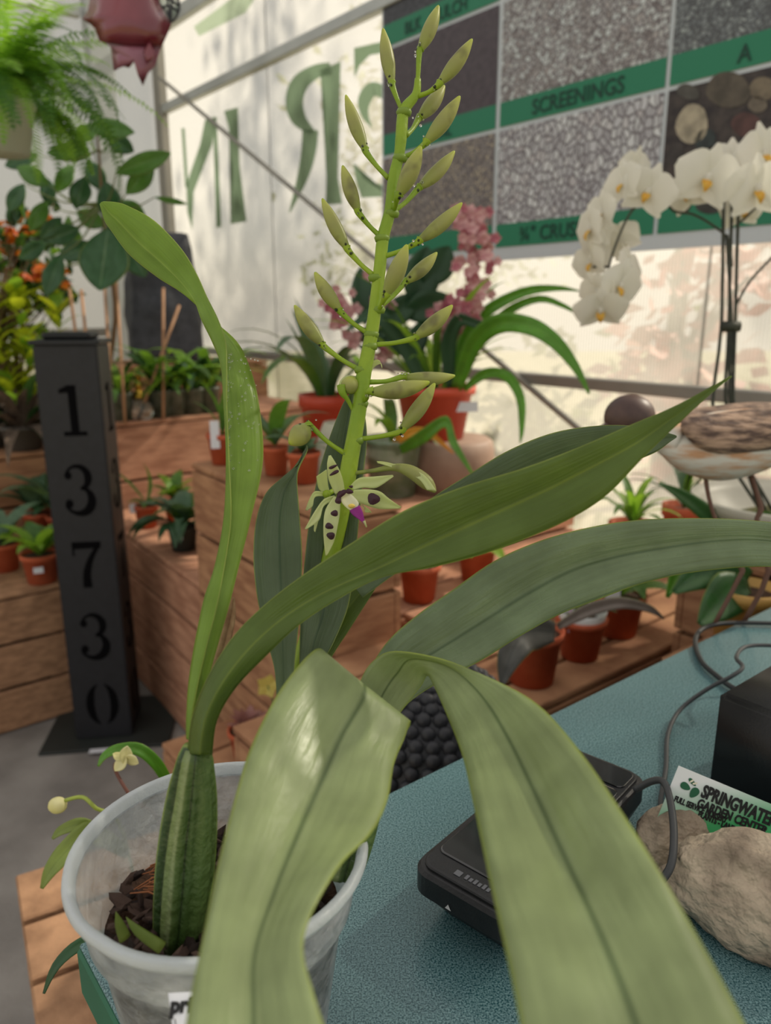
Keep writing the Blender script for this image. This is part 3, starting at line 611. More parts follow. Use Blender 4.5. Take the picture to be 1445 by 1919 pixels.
for k in range(230):
    r_ = 0.057*math.sqrt(random.random()); a = random.uniform(0, 2*math.pi)
    o = link('bark_chip', random.choice(chips), oc, False); o.location = (r_*math.cos(a), r_*math.sin(a), zr-0.043+random.uniform(0, .006)+0.006*(r_/0.057)); o.rotation_euler = [random.uniform(0, 6.3), random.uniform(-.8, .8), random.uniform(0, 6.3)]
    s_ = random.uniform(0.004, 0.0082); o.scale = (s_*1.3, s_, s_)
M_fib = mat('bark_fibre', (158, 100, 66), rough=0.9)
fl = []
for k in range(26):
    b_ = V((pc.x-0.045+random.uniform(-.006, .012), pc.y+0.010+random.uniform(-.012, .012), ZC+zr-0.032+random.uniform(0, .004))); a = random.uniform(-0.6, 0.5)
    e_ = b_ + V((math.cos(a)*random.uniform(.012, .026), math.sin(a)*.02, random.uniform(-.003, .006))); mid = (b_+e_)/2+UP*0.003
    fl.append(tube_data([b_, mid, e_], [0.0003, 0.0005, 0.0002], 4))
vs, fs = merge(fl); o = ob('bark_fibres', vs, fs, M_fib, oc); o['kind'] = 'stuff'

def ribbon(name, st, m, parent, sub=6, thick=0.0007, fold=0.12, cross=10, label=None, curl=1.0):
    """st rows: ((u,v,s) left, (u,v,s) mid or None, (u,v,s) right). The three points are real points in space
    (picture position + distance); the blade is swept through them as a folded strap with thickness."""
    rows_ = []
    for L_, M_, R_ in st:
        l, r = px(*L_), px(*R_)
        if M_ is None:
            mid = (l+r)/2; away = (mid - V((0, 0, H))).normalized(); mm = mid + away*(l-r).length*fold
        elif len(M_) == 2:
            s_ = (L_[2]+R_[2])/2 + fold*(l-r).length; mm = px(M_[0], M_[1], s_)
        else: mm = px(*M_)
        rows_.append(tuple(l)+tuple(mm)+tuple(r))
    rows_ = catmull(rows_, sub); vs, uvs = [], []; n = len(rows_); C = cross
    for i, q in enumerate(rows_):
        l, mm, r = V(q[:3]), V(q[3:6]), V(q[6:])
        for k in range(C+1):
            t_ = k/C
            if t_ <= .5: a = t_*2; p = l.lerp(mm, a); w_ = (mm-l)
            else: a = (t_-.5)*2; p = mm.lerp(r, a); w_ = (r-mm)
            # soft belly on each half
            away = (p - V((0, 0, H))).normalized(); p = p - away*math.sin(math.pi*a)*w_.length*0.07*curl
            vs.append(p); uvs.append((t_, i/(n-1)*len(st)*0.35))
    fs = [(i*(C+1)+k, i*(C+1)+k+1, (i+1)*(C+1)+k+1, (i+1)*(C+1)+k) for i in range(n-1) for k in range(C)]
    o = ob(name, vs, fs, m, parent, True, uvs)
    md = o.modifiers.new('thickness', 'SOLIDIFY'); md.thickness = thick; md.offset = 0
    if label: o['label'] = label
    return o
S = lambda L_, M_, R_, s, dl=0, dr=0, dm=None: ((L_[0], L_[1], s+dl), None if M_ is None else ((M_[0], M_[1]) if dm is None else (M_[0], M_[1], s+dm)), (R_[0], R_[1], s+dr))
# A: the tall twisted leaf on the left
ribbon('leaf', [
 S((187, 383), (190, 379), (195, 378), .500, 0, 0, 0), S((196, 414), (204, 398), (217, 379), .497, 0, 0, .003), S((208, 432), (222, 415), (240, 386), .495, 0, 0, .004), S((242, 477), (258, 453), (290, 414), .490, 0, 0, .005),
 S((294, 519), (302, 492), (340, 466), .484, 0, 0, .006), S((332, 543), (338, 528), (369, 514), .479, 0.002, 0, .005), S((362, 566), (364, 562), (388, 556), .474, .006, -.002, .003),
 S((398, 600), (378, 599), (408, 596), .468, .010, -.005, 0), S((443, 640), (398, 640), (423, 640), .462, .012, -.006, 0), S((466, 684), (414, 684), (425, 684), .456, .012, -.006, 0), S((484, 750), (419, 750), (425, 750), .450, .010, -.006, 0),
 S((493, 859), (424, 859), (429, 859), .440, .008, -.005, 0), S((471, 968), (420, 968), (433, 968), .428, .006, -.005, 0), S((448, 1060), (403, 1060), (421, 1060), .416, .005, -.005, 0), S((428, 1140), (381, 1130), (407, 1135), .405, .004, -.005, 0),
 S((394, 1260), (357, 1256), (377, 1256), .392, .003, -.004, 0), S((377, 1345), (350, 1340), (360, 1342), .381, .002, -.003, 0), S((372, 1395), (350, 1385), (358, 1388), .377, .002, -.003, 0)], M_leafyel, oc, label='twisted light green leaf rising on the left')
# B: the broad leaf crossing the picture
ribbon('leaf', [
 S((352, 1412), (374, 1414), (397, 1414), .366, .004, .004, -.006), S((362, 1340), (385, 1345), (406, 1350), .368, .004, .004, -.006), S((392, 1265), (418, 1278), (440, 1290), .372, .003, .003, -.005), S((440, 1190), (470, 1212), (497, 1230), .378, .002, .002, -.002),
 S((500, 1130), (534, 1156), (560, 1172), .384), S((570, 1076), (606, 1112), (632, 1124), .39), S((655, 1020), (700, 1070), (716, 1082), .395), S((755, 958), (800, 1022), (812, 1063), .396), S((862, 914), (900, 975), (920, 1034), .392),
 S((985, 876), (1020, 920), (1045, 984), .386), S((1085, 838), (1103, 878), (1132, 932), .380), S((1180, 797), (1190, 832), (1205, 858), .376), S((1262, 762), (1258, 785), (1262, 803), .374), S((1330, 726), (1328, 734), (1328, 742), .372), S((1370, 704), (1371, 705), (1372, 706), .371)], M_leaf, oc, fold=.10, label='broad green leaf crossing in front toward the upper right')
ribbon('leaf', [S((650, 1080), None, (680, 1120), .45), S((720, 1010), None, (765, 1060), .465), S((800, 940), None, (860, 1010), .475), S((880, 888), None, (950, 960), .480), S((955, 843), None, (1045, 925), .482), S((1040, 810), None, (1115, 895), .48), S((1130, 797), None, (1180, 868), .478), S((1205, 800), None, (1228, 848), .476), S((1258, 813), None, (1256, 828), .475), S((1268, 817), None, (1268, 820), .475)], M_leafdark, oc, label='dark leaf half hidden behind the broad crossing leaf')
# C: long leaf arching off to the right
ribbon('leaf', [
 S((672, 1330), None, (730, 1370), .43), S((690, 1262), None, (765, 1318), .44), S((728, 1200), (770, 1250), (830, 1275), .448), S((785, 1150), (850, 1200), (905, 1236), .455), S((850, 1104), (910, 1162), (975, 1192), .46), S((925, 1052), (985, 1115), (1050, 1151), .463), S((1010, 1014), (1070, 1070), (1120, 1124), .465),
 S((1105, 988), (1150, 1045), (1190, 1098), .466), S((1200, 974), (1240, 1028), (1262, 1079), .467), S((1310, 971), (1340, 1014), (1345, 1067), .468), S((1420, 976), (1430, 1012), (1435, 1062), .47), S((1530, 992), (1530, 1030), (1525, 1070), .475), S((1640, 1030), (1635, 1060), (1620, 1090), .485), S((1720, 1080), (1715, 1090), (1710, 1100), .49)], M_leafgrey, oc, fold=.08, label='long grey green leaf arching off to the right edge')
# D: arching foreground leaf on the right
ribbon('leaf', [
 S((700, 1400), None, (655, 1390), .41), S((738, 1350), None, (660, 1330), .415), S((768, 1312), None, (676, 1274), .418), S((790, 1284), None, (700, 1238), .418), S((801, 1266), (772, 1234), (740, 1221), .412), S((812, 1282), (842, 1250), (830, 1236), .396, 0, 0),
 S((842, 1350), (900, 1300), (930, 1276), .366), S((868, 1420), (948, 1375), (1010, 1322), .335), S((888, 1510), (1000, 1480), (1085, 1405), .300), S((912, 1625), (1058, 1605), (1165, 1520), .265), S((940, 1750), (1112, 1720), (1255, 1665), .236), S((970, 1890), (1170, 1860), (1365, 1860), .212), S((1000, 2060), (1230, 2040), (1470, 2080), .195), S((1040, 2260), (1280, 2250), (1540, 2300), .18)], M_leafpale, oc, fold=.06, label='pale blurred foreground leaf arching down to the lower right')
# E: foreground leaf in the middle
ribbon('leaf', [
 S((640, 1420), None, (700, 1440), .405), S((630, 1320), None, (735, 1392), .398), S((612, 1238), None, (765, 1366), .386), S((597, 1216), None, (768, 1352), .374), S((566, 1240), (680, 1310), (757, 1385), .362), S((518, 1304), (640, 1380), (738, 1432), .342), S((470, 1400), (600, 1470), (726, 1500), .318),
 S((436, 1510), (560, 1560), (695, 1562), .292), S((405, 1635), (520, 1660), (632, 1628), .266), S((378, 1770), (480, 1780), (570, 1752), .240), S((355, 1880), (475, 1890), (590, 1868), .222), S((335, 2020), (480, 2030), (640, 2010), .205), S((330, 2200), (500, 2210), (700, 2200), .19)], M_leafpale, oc, fold=.08, label='pale blurred foreground leaf bending down in the middle')
# F and G: upright leaves behind
ribbon('leaf', [S((560, 868), None, (575, 834), .473, 0, .004), S((548, 880), None, (576, 845), .472, 0, .004), S((528, 896), (552, 888), (560, 878), .470), S((498, 925), (535, 918), (557, 904), .468), S((480, 975), (525, 970), (561, 960), .464), S((475, 1045), (525, 1045), (566, 1040), .458), S((482, 1120), (528, 1120), (564, 1118), .450), S((500, 1200), (530, 1200), (558, 1190), .442), S((515, 1260), (532, 1260), (552, 1250), .436), S((518, 1340), None, (548, 1340), .425), S((510, 1440), None, (540, 1440), .410)], M_leafdark, oc, fold=.14, label='short upright leaf with a curled tip')
ribbon('leaf', [S((655, 738), None, (664, 735), .500), S((640, 762), (655, 760), (680, 760), .500), S((614, 830), (645, 826), (688, 820), .498), S((594, 900), (636, 900), (681, 890), .494), S((579, 980), (625, 985), (672, 985), .488), S((570, 1060), (618, 1065), (664, 1065), .480), S((564, 1130), (606, 1150), (652, 1138), .470), S((562, 1190), (590, 1200), (625, 1205), .460), S((560, 1250), (576, 1265), (596, 1262), .45), S((552, 1340), None, (585, 1345), .435), S((545, 1450), None, (575, 1450), .415)], M_leafdark, oc, fold=.10, label='tall upright leaf behind the flower spike')
ribbon('leaf', [S((700, 1080), None, (712, 1090), .50), S((655, 1105), None, (690, 1125), .495), S((612, 1150), None, (655, 1180), .485), S((588, 1200), None, (620, 1235), .475), S((575, 1270), None, (600, 1290), .46), S((565, 1400), None, (590, 1410), .43)], M_leaf, oc)
ribbon('dry_sheath', [S((436, 1118), None, (440, 1122), .398), S((426, 1150), None, (441, 1156), .396), S((415, 1190), None, (433, 1200), .394), S((400, 1240), None, (420, 1255), .391), S((392, 1285), None, (402, 1292), .388), S((384, 1330), None, (392, 1332), .384)], mat('dry_sheath', (176, 150, 110), (126, 96, 66), 90, 0.8, transl=.3), oc, fold=.3)
# pseudobulbs
M_bulb = mat('pseudobulb_green', (104, 124, 66), (72, 98, 44), 40, 0.38, bump=0.35, bscale=160)
t = M_bulb.node_tree; uvn = t.nodes.new('ShaderNodeTexCoord'); sxx = t.nodes.new('ShaderNodeSeparateXYZ'); t.links.new(uvn.outputs['UV'], sxx.inputs[0])
wv = t.nodes.new('ShaderNodeTexNoise'); wv.inputs['Scale'].default_value = 30; t.links.new(uvn.outputs['Object'], wv.inputs['Vector'])
wm_ = t.nodes.new('ShaderNodeMath'); wm_.operation = 'MULTIPLY_ADD'; wm_.inputs[1].default_value = .022; t.links.new(wv.outputs['Fac'], wm_.inputs[0]); t.links.new(sxx.outputs[0], wm_.inputs[2])
rb_ = t.nodes.new('ShaderNodeValToRGB'); els = rb_.color_ramp.elements; els[0].position = 0; els[0].color = lin((74, 96, 46)); els[1].position = 1; els[1].color = lin((84, 104, 50))  # crease shade is put into the ramp as dark lines; pale bands are wax
for p_, c_ in ((.12, (84, 108, 56)), (.185, (66, 90, 42)), (.232, (58, 82, 38)), (.240, (20, 32, 14)), (.248, (62, 86, 40)), (.285, (78, 100, 50)), (.30, (128, 142, 98)), (.35, (112, 130, 80)), (.372, (104, 122, 70)), (.385, (36, 56, 24)), (.43, (52, 78, 36)), (.48, (120, 140, 60))):
    k = els.new(p_); k.color = lin(c_)
t.links.new(wm_.outputs[0], rb_.inputs[0]); t.links.new(rb_.outputs[0], t.nodes['Principled BSDF'].inputs['Base Color'])
def bulb(top, bot, wt, wm, wb, seed, tdepth, bdepth):
    a, b = px(*top, tdepth), px(*bot, bdepth); n = 22; seg = 72; vs = []; buv = []; axis = (b-a).normalized(); e1 = axis.cross(V((0, 1, 0))).normalized(); e2 = axis.cross(e1)
    for i in range(n+1):
        t_ = i/n; c = a.lerp(b, t_); r_ = (wt*(1-t_)**2 + 2*wm*t_*(1-t_)*1.25 + wb*t_**2)/2
        if t_ < 0.04: r_ *= 0.86+t_*3.5
        for k in range(seg):
            an = 2*math.pi*k/seg; am = min(1, t_*5)*(1-0.3*t_)
            rr = r_*(1 + am*(0.17*(abs(math.cos(3.5*an+seed+0.5*t_))**.6-.5) + 0.03*math.cos(13*an+seed*2+t_) - 0.22*max(0, math.cos(an-2.33))**90 - 0.26*max(0, math.cos(an-1.44))**140))
            vs.append(c + e1*rr*math.cos(an) + e2*rr*math.sin(an)*0.8); buv.append((k/seg, t_))
    fs = [(i*seg+k, i*seg+(k+1) % seg, (i+1)*seg+(k+1) % seg, (i+1)*seg+k) for i in range(n) for k in range(seg)]
    fs += [tuple(range(seg))[::-1], tuple(n*seg+k for k in range(seg))]
    return ob('pseudobulb', vs, fs, M_bulb, oc, True, buv)
bulb((368, 1400), (332, 1775), .0150, .0285, .0235, 0.6, .372, .404)
bulb((700, 1400), (640, 1640), .013, .024, .020, 2.0, .415, .42)
bulb((535, 1440), (520, 1660), .013, .024, .020, 3.0, .412, .42)
cr = [px(345, 1402, .368), px(368, 1412, .364), px(392, 1412, .367)]
M_new = mat('new_shoot', (140, 156, 70), (110, 130, 56), 30, 0.5, transl=.2)
for (u, v, s_, h_, dx) in ((217, 1708, .372, .016, 0.002), (236, 1718, .366, .018, .010)):
    p = px(u, v, s_); vs, fs = tube_data([p+V((dx*1.6, 0, -h_)), p+V((dx*.5, 0, -h_*.45)), p], [.0030, .0022, .0001], 8, 3, True, .4); ob('new_shoot', vs, fs, M_new, oc, True)
# plant tag tucked down the outside of the pot
tagp = root('plant_tag', 'white plant tag with black print leaning on the clear pot', 'tag', tuple(px(318, 1862, .318)))
tq = [px(315, 1861, .318), px(372, 1858, .3185), px(392, 1960, .304), px(330, 1975, .303)]
tn = (tq[1]-tq[0]).cross(tq[3]-tq[0]).normalized()
if tn.dot(V((0, 0, H))-tq[0]) < 0: tn = -tn
ob('tag_sheet', tq + [p - tn*.0006 for p in tq], [(0, 1, 2, 3), (7, 6, 5, 4), (0, 4, 5, 1), (1, 5, 6, 2), (2, 6, 7, 3), (3, 7, 4, 0)], M_tag, tagp)
tx = (tq[1]-tq[0]).normalized(); ty = tn.cross(tx).normalized()
if ty.dot(tq[3]-tq[0]) > 0: ty = -ty
text('pri', tagp, tq[0] + tx*.0018 - ty*.0072 + tn*.0003, tx, ty, .0078, M_print, 1.0, align='LEFT', bold=.0004)
ob('tag_line', [tq[0]+tx*.004-ty*.0095+tn*.0003, tq[0]+tx*.0044-ty*.0095+tn*.0003, tq[0]+tx*.0066-ty*.016+tn*.0003, tq[0]+tx*.0062-ty*.016+tn*.0003], [(0, 1, 2, 3)], M_print, tagp)

# ---------------------------------------------------------------- flower spike
M_stem = mat('spike_green', (162, 188, 52), (136, 168, 44), 30, 0.4, transl=.25, tcol=(160, 190, 40), bump=.1, bscale=200)
SD = .485
sp_path = [(783, 148, 6), (779, 178, 8), (757, 208, 10.5), (752, 255, 11), (748, 290, 10), (738, 333, 11), (731, 395, 11), (718, 445, 11.5), (712, 500, 11.5), (705, 560, 12), (698, 615, 12.5), (690, 660, 13), (682, 700, 14), (674, 760, 14), (664, 820, 15), (655, 870, 16), (646, 925, 16), (628, 1010, 16), (604, 1100, 16), (575, 1200, 15.5), (545, 1310, 15), (520, 1430, 15)]
sp = []
for i, (u, v, r_) in enumerate(sp_path):
    s_ = SD if v < 930 else SD + (.425-SD)*(v-930)/500 + 0.02*math.sin(math.pi*(v-930)/500)
    sp.append((px(u, v, s_), r_*s_/F))
vs, fs = tube_data([p for p, r_ in sp], [r_ for p, r_ in sp], 14, 4)
stalk = ob('flower_stalk', vs, fs, M_stem, oc, True)
def budmat():
    m = bpy.data.materials.new('bud_green'); m.use_nodes = True; t = m.node_tree; b = t.nodes['Principled BSDF']; L = t.links
    uv = t.nodes.new('ShaderNodeTexCoord'); sx = t.nodes.new('ShaderNodeSeparateXYZ'); L.new(uv.outputs['UV'], sx.inputs[0])
    r = t.nodes.new('ShaderNodeValToRGB'); e = r.color_ramp.elements; e[0].position = 0; e[0].color = lin((104, 140, 50)); e[1].position = 1; e[1].color = lin((170, 192, 48))
    for p_, c_ in ((.12, (158, 170, 84)), (.45, (160, 162, 96)), (.75, (186, 190, 100)), (.9, (192, 202, 78))): k = e.new(p_); k.color = lin(c_)
    L.new(sx.outputs[1], r.inputs[0])
    nz = t.nodes.new('ShaderNodeTexNoise'); nz.inputs['Scale'].default_value = 70; nz.inputs['Detail'].default_value = 2; L.new(uv.outputs['Object'], nz.inputs['Vector'])
    rr = t.nodes.new('ShaderNodeValToRGB'); rr.color_ramp.elements[0].position = .56; rr.color_ramp.elements[1].position = .70; L.new(nz.outputs['Fac'], rr.inputs[0])
    m2 = t.nodes.new('ShaderNodeMath'); m2.operation = 'MULTIPLY'; m2.inputs[1].default_value = .55; L.new(rr.outputs[0], m2.inputs[0])
    mx = t.nodes.new('ShaderNodeMixRGB'); mx.inputs[2].default_value = lin((92, 84, 62)); L.new(m2.outputs[0], mx.inputs[0]); L.new(r.outputs[0], mx.inputs[1]); L.new(mx.outputs[0], b.inputs[0]); b.inputs['Roughness'].default_value = .42
    tr = t.nodes.new('ShaderNodeBsdfTranslucent'); L.new(mx.outputs[0], tr.inputs[0]); ms = t.nodes.new('ShaderNodeMixShader'); ms.inputs[0].default_value = .3; L.new(b.outputs[0], ms.inputs[1]); L.new(tr.outputs[0], ms.inputs[2]); L.new(ms.outputs[0], t.nodes['Material Output'].inputs[0]); return m
M_bud = budmat(); M_drop = mat('water', (255, 255, 255), rough=.02, trans=1, ior=1.33)
buds = [  # tip, body base, attach, dz(tip), width px
 ((822, 10), (787, 95), (780, 180), .000, 27, .484), ((718, 53), (735, 158), (756, 212), .002, 26, .485), ((885, 73), (822, 158), (784, 180), -.006, 27, .480), ((833, 160), (785, 222), (761, 254), .012, 28, .497), ((648, 178), (686, 283), (728, 334), .004, 26, .487),
 ((862, 180), (797, 268), (751, 297), -.006, 30, .480), ((789, 274), (746, 368), (737, 396), -.016, 33, .470), ((852, 283), (784, 353), (738, 396), .010, 27, .494), ((642, 310), (672, 397), (713, 443), -.004, 26, .482), ((604, 372), (652, 467), (700, 516), .002, 26, .486),
 ((866, 380), (784, 452), (718, 481), -.004, 28, .482), ((763, 458), (722, 555), (708, 582), -.018, 33, .468), ((819, 473), (760, 528), (712, 575), .010, 26, .495), ((590, 510), (638, 583), (689, 624), -.003, 27, .483), ((552, 572), (606, 647), (672, 692), .002, 27, .486),
 ((848, 572), (778, 632), (702, 646), -.004, 29, .482), ((853, 704), (758, 706), (690, 716), .010, 27, .496), ((805, 716), (694, 734), (680, 752), -.014, 33, .470), ((815, 718), (752, 806), (672, 823), -.004, 30, .481), ((542, 832), (578, 797), (650, 852), -.008, 40, .478)]
for tip, base, att, dt, wd, s_ in buds:
    T, B, A_ = px(*tip, s_+dt*.6), px(*base, s_), px(*att, SD)
    ax = T-B; ln = ax.length; sag = (V((0, 0, -1)) - ax.normalized()*(-ax.normalized().z))*ln*.05
    prof = [(0, .30), (.04, .46), (.12, .62), (.25, .86), (.40, 1.0), (.55, .98), (.70, .84), (.82, .62), (.91, .40), (.97, .24), (1.0, .10)]
    pts = [B + ax*t_ + sag*math.sin(math.pi*t_) for t_, _ in prof]; rr = [wd/2*s_/F*q for _, q in prof]
    vs, fs = tube_data(pts, rr, 14, 2); n_ = len(vs)//14
    uvs = [(k/14, i/(n_-1)) for i in range(n_) for k in range(14)]
    o = ob('bud', vs, fs, M_bud, stalk, True, uvs); bud_o = o
    mid = (A_+B)/2 + V((0, 0, -.0012)); d0 = (B-A_)
    vs, fs = tube_data([A_, mid, B - ax*.04, B + ax*.05], [5*s_/F, 4.3*s_/F, 6.0*s_/F, wd*.30*s_/F], 10, 4)
    ob('pedicel', vs, fs, M_stem, stalk, True)
    dl = []
    for k in range(6):
        p = B + ax*random.uniform(-.10, .10) + V((random.uniform(-1, 1), random.uniform(-1, 0), random.uniform(-1, .9)))*wd*.30*s_/F
        dl.append(sphere_data(p, random.uniform(.0005, .0011), seg=8, ring=5))
    vs, fs = merge(dl); o = ob('water_drops', vs, fs, M_drop, stalk, True); o['kind'] = 'stuff'
# nodes and little bracts
for u, v in ((757, 210), (750, 296), (734, 400), (716, 446), (704, 520), (708, 580), (696, 626), (694, 648), (678, 692), (676, 756), (668, 824), (656, 850)):
    c = px(u, v, SD); vs, fs = tube_data([c-V((0, 0, .0025)), c, c+V((0, 0, .002))], [.0042, .0051, .0040], 12); ob('node_ring', vs, fs, mat('node_green', (112, 138, 40), rough=.5), stalk, True)
# half opened round bud and drooping half open bud
M_pet = mat('petal_cream_green', (224, 230, 178), (208, 218, 150), 26, .5, transl=.4, tcol=(225, 232, 160))
M_spot = mat('petal_spot_maroon', (58, 18, 34), (44, 12, 26), 40, .5)
def petal(st, parent, nm='petal', m=M_pet, fold=.10):
    return ribbon(nm, st, m, parent, 5, .0005, fold, 6, None, .6)
def hb(c, rx, rz, s_): 
    vs, fs = sphere_data(px(*c, s_), 1, rx*s_/F, rx*s_/F, rz*s_/F, 16, 10); uvs = [(0, (1-i/10)) for i in range(11) for k in range(16)]
    return ob('bud', vs, fs, M_bud, stalk, True, uvs)
petal([S((668, 705), None, (672, 709), .487), S((650, 704), None, (668, 722), .485), S((636, 716), None, (652, 735), .482), S((636, 738), None, (648, 742), .481)], stalk)
hb((656, 722), 17, 17, .483)
petal([S((690, 715), None, (684, 700), .494), S((700, 690), None, (688, 684), .494), S((714, 682), None, (704, 674), .493), S((716, 690), None, (712, 676), .493)], stalk)
vs, fs = tube_data([px(664, 773, SD), px(652, 750, .482), px(642, 736, .480), px(640, 722, .480)], [4*SD/F, 4*SD/F, 7*SD/F, 9*SD/F], 10, 4); ob('pedicel', vs, fs, M_stem, stalk, True)
vs, fs = tube_data([px(655, 888, SD), px(700, 882, .480), px(740, 876, .474), px(770, 884, .470), px(800, 905, .468), px(816, 922, .466)], [4*SD/F, 4*SD/F, 7*SD/F, 12*SD/F, 13*SD/F, 3*SD/F], 12, 5); ob('bud', vs, fs, M_bud, stalk, True, [(0, .5*i/len(vs)+.1) for i in range(len(vs))])
petal([S((706, 864), None, (708, 868), .476), S((725, 866), None, (722, 872), .474), S((760, 876), None, (756, 884), .470), S((795, 890), None, (785, 898), .464), S((818, 920), None, (800, 918), .462)], stalk)
# the open flowers
def spots(parent, cs, s_):
    for u, v, ru, rv, an in cs:
        q = []
        for k in range(14):
            t_ = 2*math.pi*k/14; w_ = 1+.10*math.sin(3*t_+u); x, y = ru*w_*math.cos(t_), rv*w_*math.sin(t_); q.append((u+x*math.cos(an)-y*math.sin(an), v+x*math.sin(an)+y*math.cos(an)))
        ce = px(u, v, s_-.0008); vs = [ce] + [px(a, b, s_) for a, b in q]; fs = [(0, k+1, (k+1) % 14+1) for k in range(14)]
        ob('petal_spot', vs, fs, M_spot, parent)
fs1 = .462
fw = bpy.data.meshes.new('flower')
vs, fs = merge([sphere_data(px(640, 928, fs1+.003), .0030, seg=12, ring=8)]); f1 = ob('flower', vs, fs, M_spot, oc, True); f1['label'] = 'open cream green flower with maroon spots and purple lip tip'
petal([S((616, 854), None, (620, 853), fs1-.006), S((613, 870), None, (628, 866), fs1-.006), S((615, 895), None, (638, 885), fs1-.003), S((621, 912), None, (644, 905), fs1), S((628, 926), None, (646, 922), fs1+.002)], f1)
petal([S((664, 918), None, (650, 934), fs1+.002), S((690, 917), None, (680, 945), fs1-.001), S((712, 921), None, (706, 953), fs1-.003), S((730, 935), None, (726, 954), fs1-.003), S((752, 950), None, (749, 953), fs1-.002)], f1)
petal([S((638, 932), None, (626, 930), fs1+.001), S((637, 960), None, (610, 955), fs1-.002), S((633, 985), None, (606, 985), fs1-.004), S((626, 1015), None, (607, 1015), fs1-.004), S((613, 1041), None, (610, 1041), fs1-.003)], f1)
petal([S((628, 928), None, (620, 940), fs1+.003), S((607, 936), None, (606, 950), fs1+.001), S((590, 958), None, (598, 975), fs1), S((571, 991), None, (574, 992), fs1)], f1)
petal([S((655, 912), None, (663, 918), fs1+.006), S((672, 896), None, (682, 914), fs1+.007), S((700, 893), None, (706, 914), fs1+.007), S((736, 890), None, (738, 893), fs1+.006)], f1)
petal([S((676, 945), None, (684, 950), fs1+.006), S((690, 953), None, (684, 960), fs1+.006), S((697, 961), None, (695, 960), fs1+.006)], f1)
spots(f1, [(624, 875, 9, 3, -.4), (627, 886, 10, 3.4, -.5), (700, 935, 12, 11, .3), (627, 962, 7, 6, 0), (617, 986, 8, 6, .3), (620, 1004, 8, 7, .2), (640, 926, 13, 5, -.7), (655, 921, 7, 5, .2), (634, 938, 6, 7, 0), (658, 912, 4, 2.5, 0)], fs1-.0078)
petal([S((640, 926), None, (648, 920), fs1-.004), S((640, 940), None, (662, 930), fs1-.008), S((650, 952), None, (672, 942), fs1-.011), S((660, 958), None, (670, 950), fs1-.012)], f1, 'lip', mat('lip_cream', (226, 226, 196), (232, 224, 160), 60, .5, transl=.3))
vs, fs = sphere_data(px(659, 948, fs1-.0125), .0016, 1.3, .6, .8, 8, 6); ob('lip_callus', vs, fs, mat('lip_yellow', (226, 196, 92)), f1, True)
petal([S((655, 957), None, (674, 947), fs1-.0125), S((662, 966), None, (680, 960), fs1-.0135), S((676, 976), None, (683, 974), fs1-.014), S((684, 984), None, (687, 983), fs1-.014)], f1, 'lip_tip', mat('lip_purple', (168, 44, 150), (140, 40, 130), 60, .5, transl=.3))
vs, fs = tube_data([px(682, 976, fs1-.014), px(687, 988, fs1-.014)], [.0009, .0004], 6); ob('lip_point', vs, fs, M_pet, f1, True)
fs2 = .474
vs, fs = sphere_data(px(612, 926, fs2), .0026, seg=10, ring=8); f2 = ob('flower', vs, fs, M_stem, oc, True); f2['label'] = 'second cream green flower seen from behind at left'
petal([S((593, 893), None, (612, 880), fs2-.003), S((594, 900), None, (613, 886), fs2-.002), S((597, 915), None, (615, 908), fs2), S((606, 926), None, (618, 922), fs2+.001)], f2)
petal([S((608, 922), None, (606, 930), fs2), S((590, 921), None, (590, 932), fs2-.003), S((580, 935), None, (586, 948), fs2-.004), S((572, 956), None, (576, 957), fs2-.003)], f2)
petal([S((612, 930), None, (606, 936), fs2), S((603, 955), None, (594, 960), fs2-.001), S((594, 985), None, (588, 990), fs2-.002), S((591, 997), None, (590, 997), fs2-.002)], f2)
vs, fs = tube_data([px(648, 905, SD), px(632, 915, .480), px(614, 926, fs2)], [.0014, .0014, .0018], 8, 3); ob('pedicel', vs, fs, M_stem, stalk, True)

dl = []
def wet(u, v, s_, r_): dl.append(sphere_data(px(u, v, s_), r_, 1, .6, 1, 6, 4))
for k in range(90):
    v = random.uniform(660, 900); u = random.choice([random.gauss(430, 3), random.uniform(445, 484 if v < 760 else 488)]); a = (u-425)/65
    wet(u, v, .456-(v-684)/1100*.10 + .006*a - .0024, random.uniform(.0003, .0007))
vs, fs = merge(dl); o = ob('water_drops', vs, fs, M_drop, oc, True); o['kind'] = 'stuff'
# ================================================================ PLANTS AND POTS
LM = {}
def strap(mt, wid=0.12, bend=1.3, shape='strap', fold=.18, seg=9):
    """leaf mesh: root at the origin, 1 m long, rising along +Z and bending over towards +Y"""
    key = (mt.name, wid, bend, shape)
    if key in LM: return LM[key]
    y = z = 0.0; vs = []
    for i in range(seg+1):
        t_ = i/seg
        if shape == 'strap': w_ = min(1, .35+t_*2.2)*max(0, 1-t_**3.5)**.75
        elif shape == 'oval': w_ = max(0.10, math.sin(math.pi*min(1, t_*.93+.02))**.8) if t_ < .98 else .02
        elif shape == 'lance': w_ = max(.06, math.sin(math.pi*(t_**.8))) if t_ < .98 else .02
        w_ = max(w_, .015)*wid/2
        th = bend*t_**1.2
        ny, nz_ = -math.cos(th), math.sin(th)
        for k in (-1, -.5, 0, .5, 1):
            f_ = fold*w_*abs(k)
            vs.append((k*w_, y+math.cos(th)*(-f_)*1, z+math.sin(th)*f_))
        y += math.sin(th)/seg; z += math.cos(th)/seg
    fs = [(i*5+k, i*5+k+1, (i+1)*5+k+1, (i+1)*5+k) for i in range(seg) for k in range(4)]
    LM[key] = mesh('leaf', vs, fs, mt, True); return LM[key]
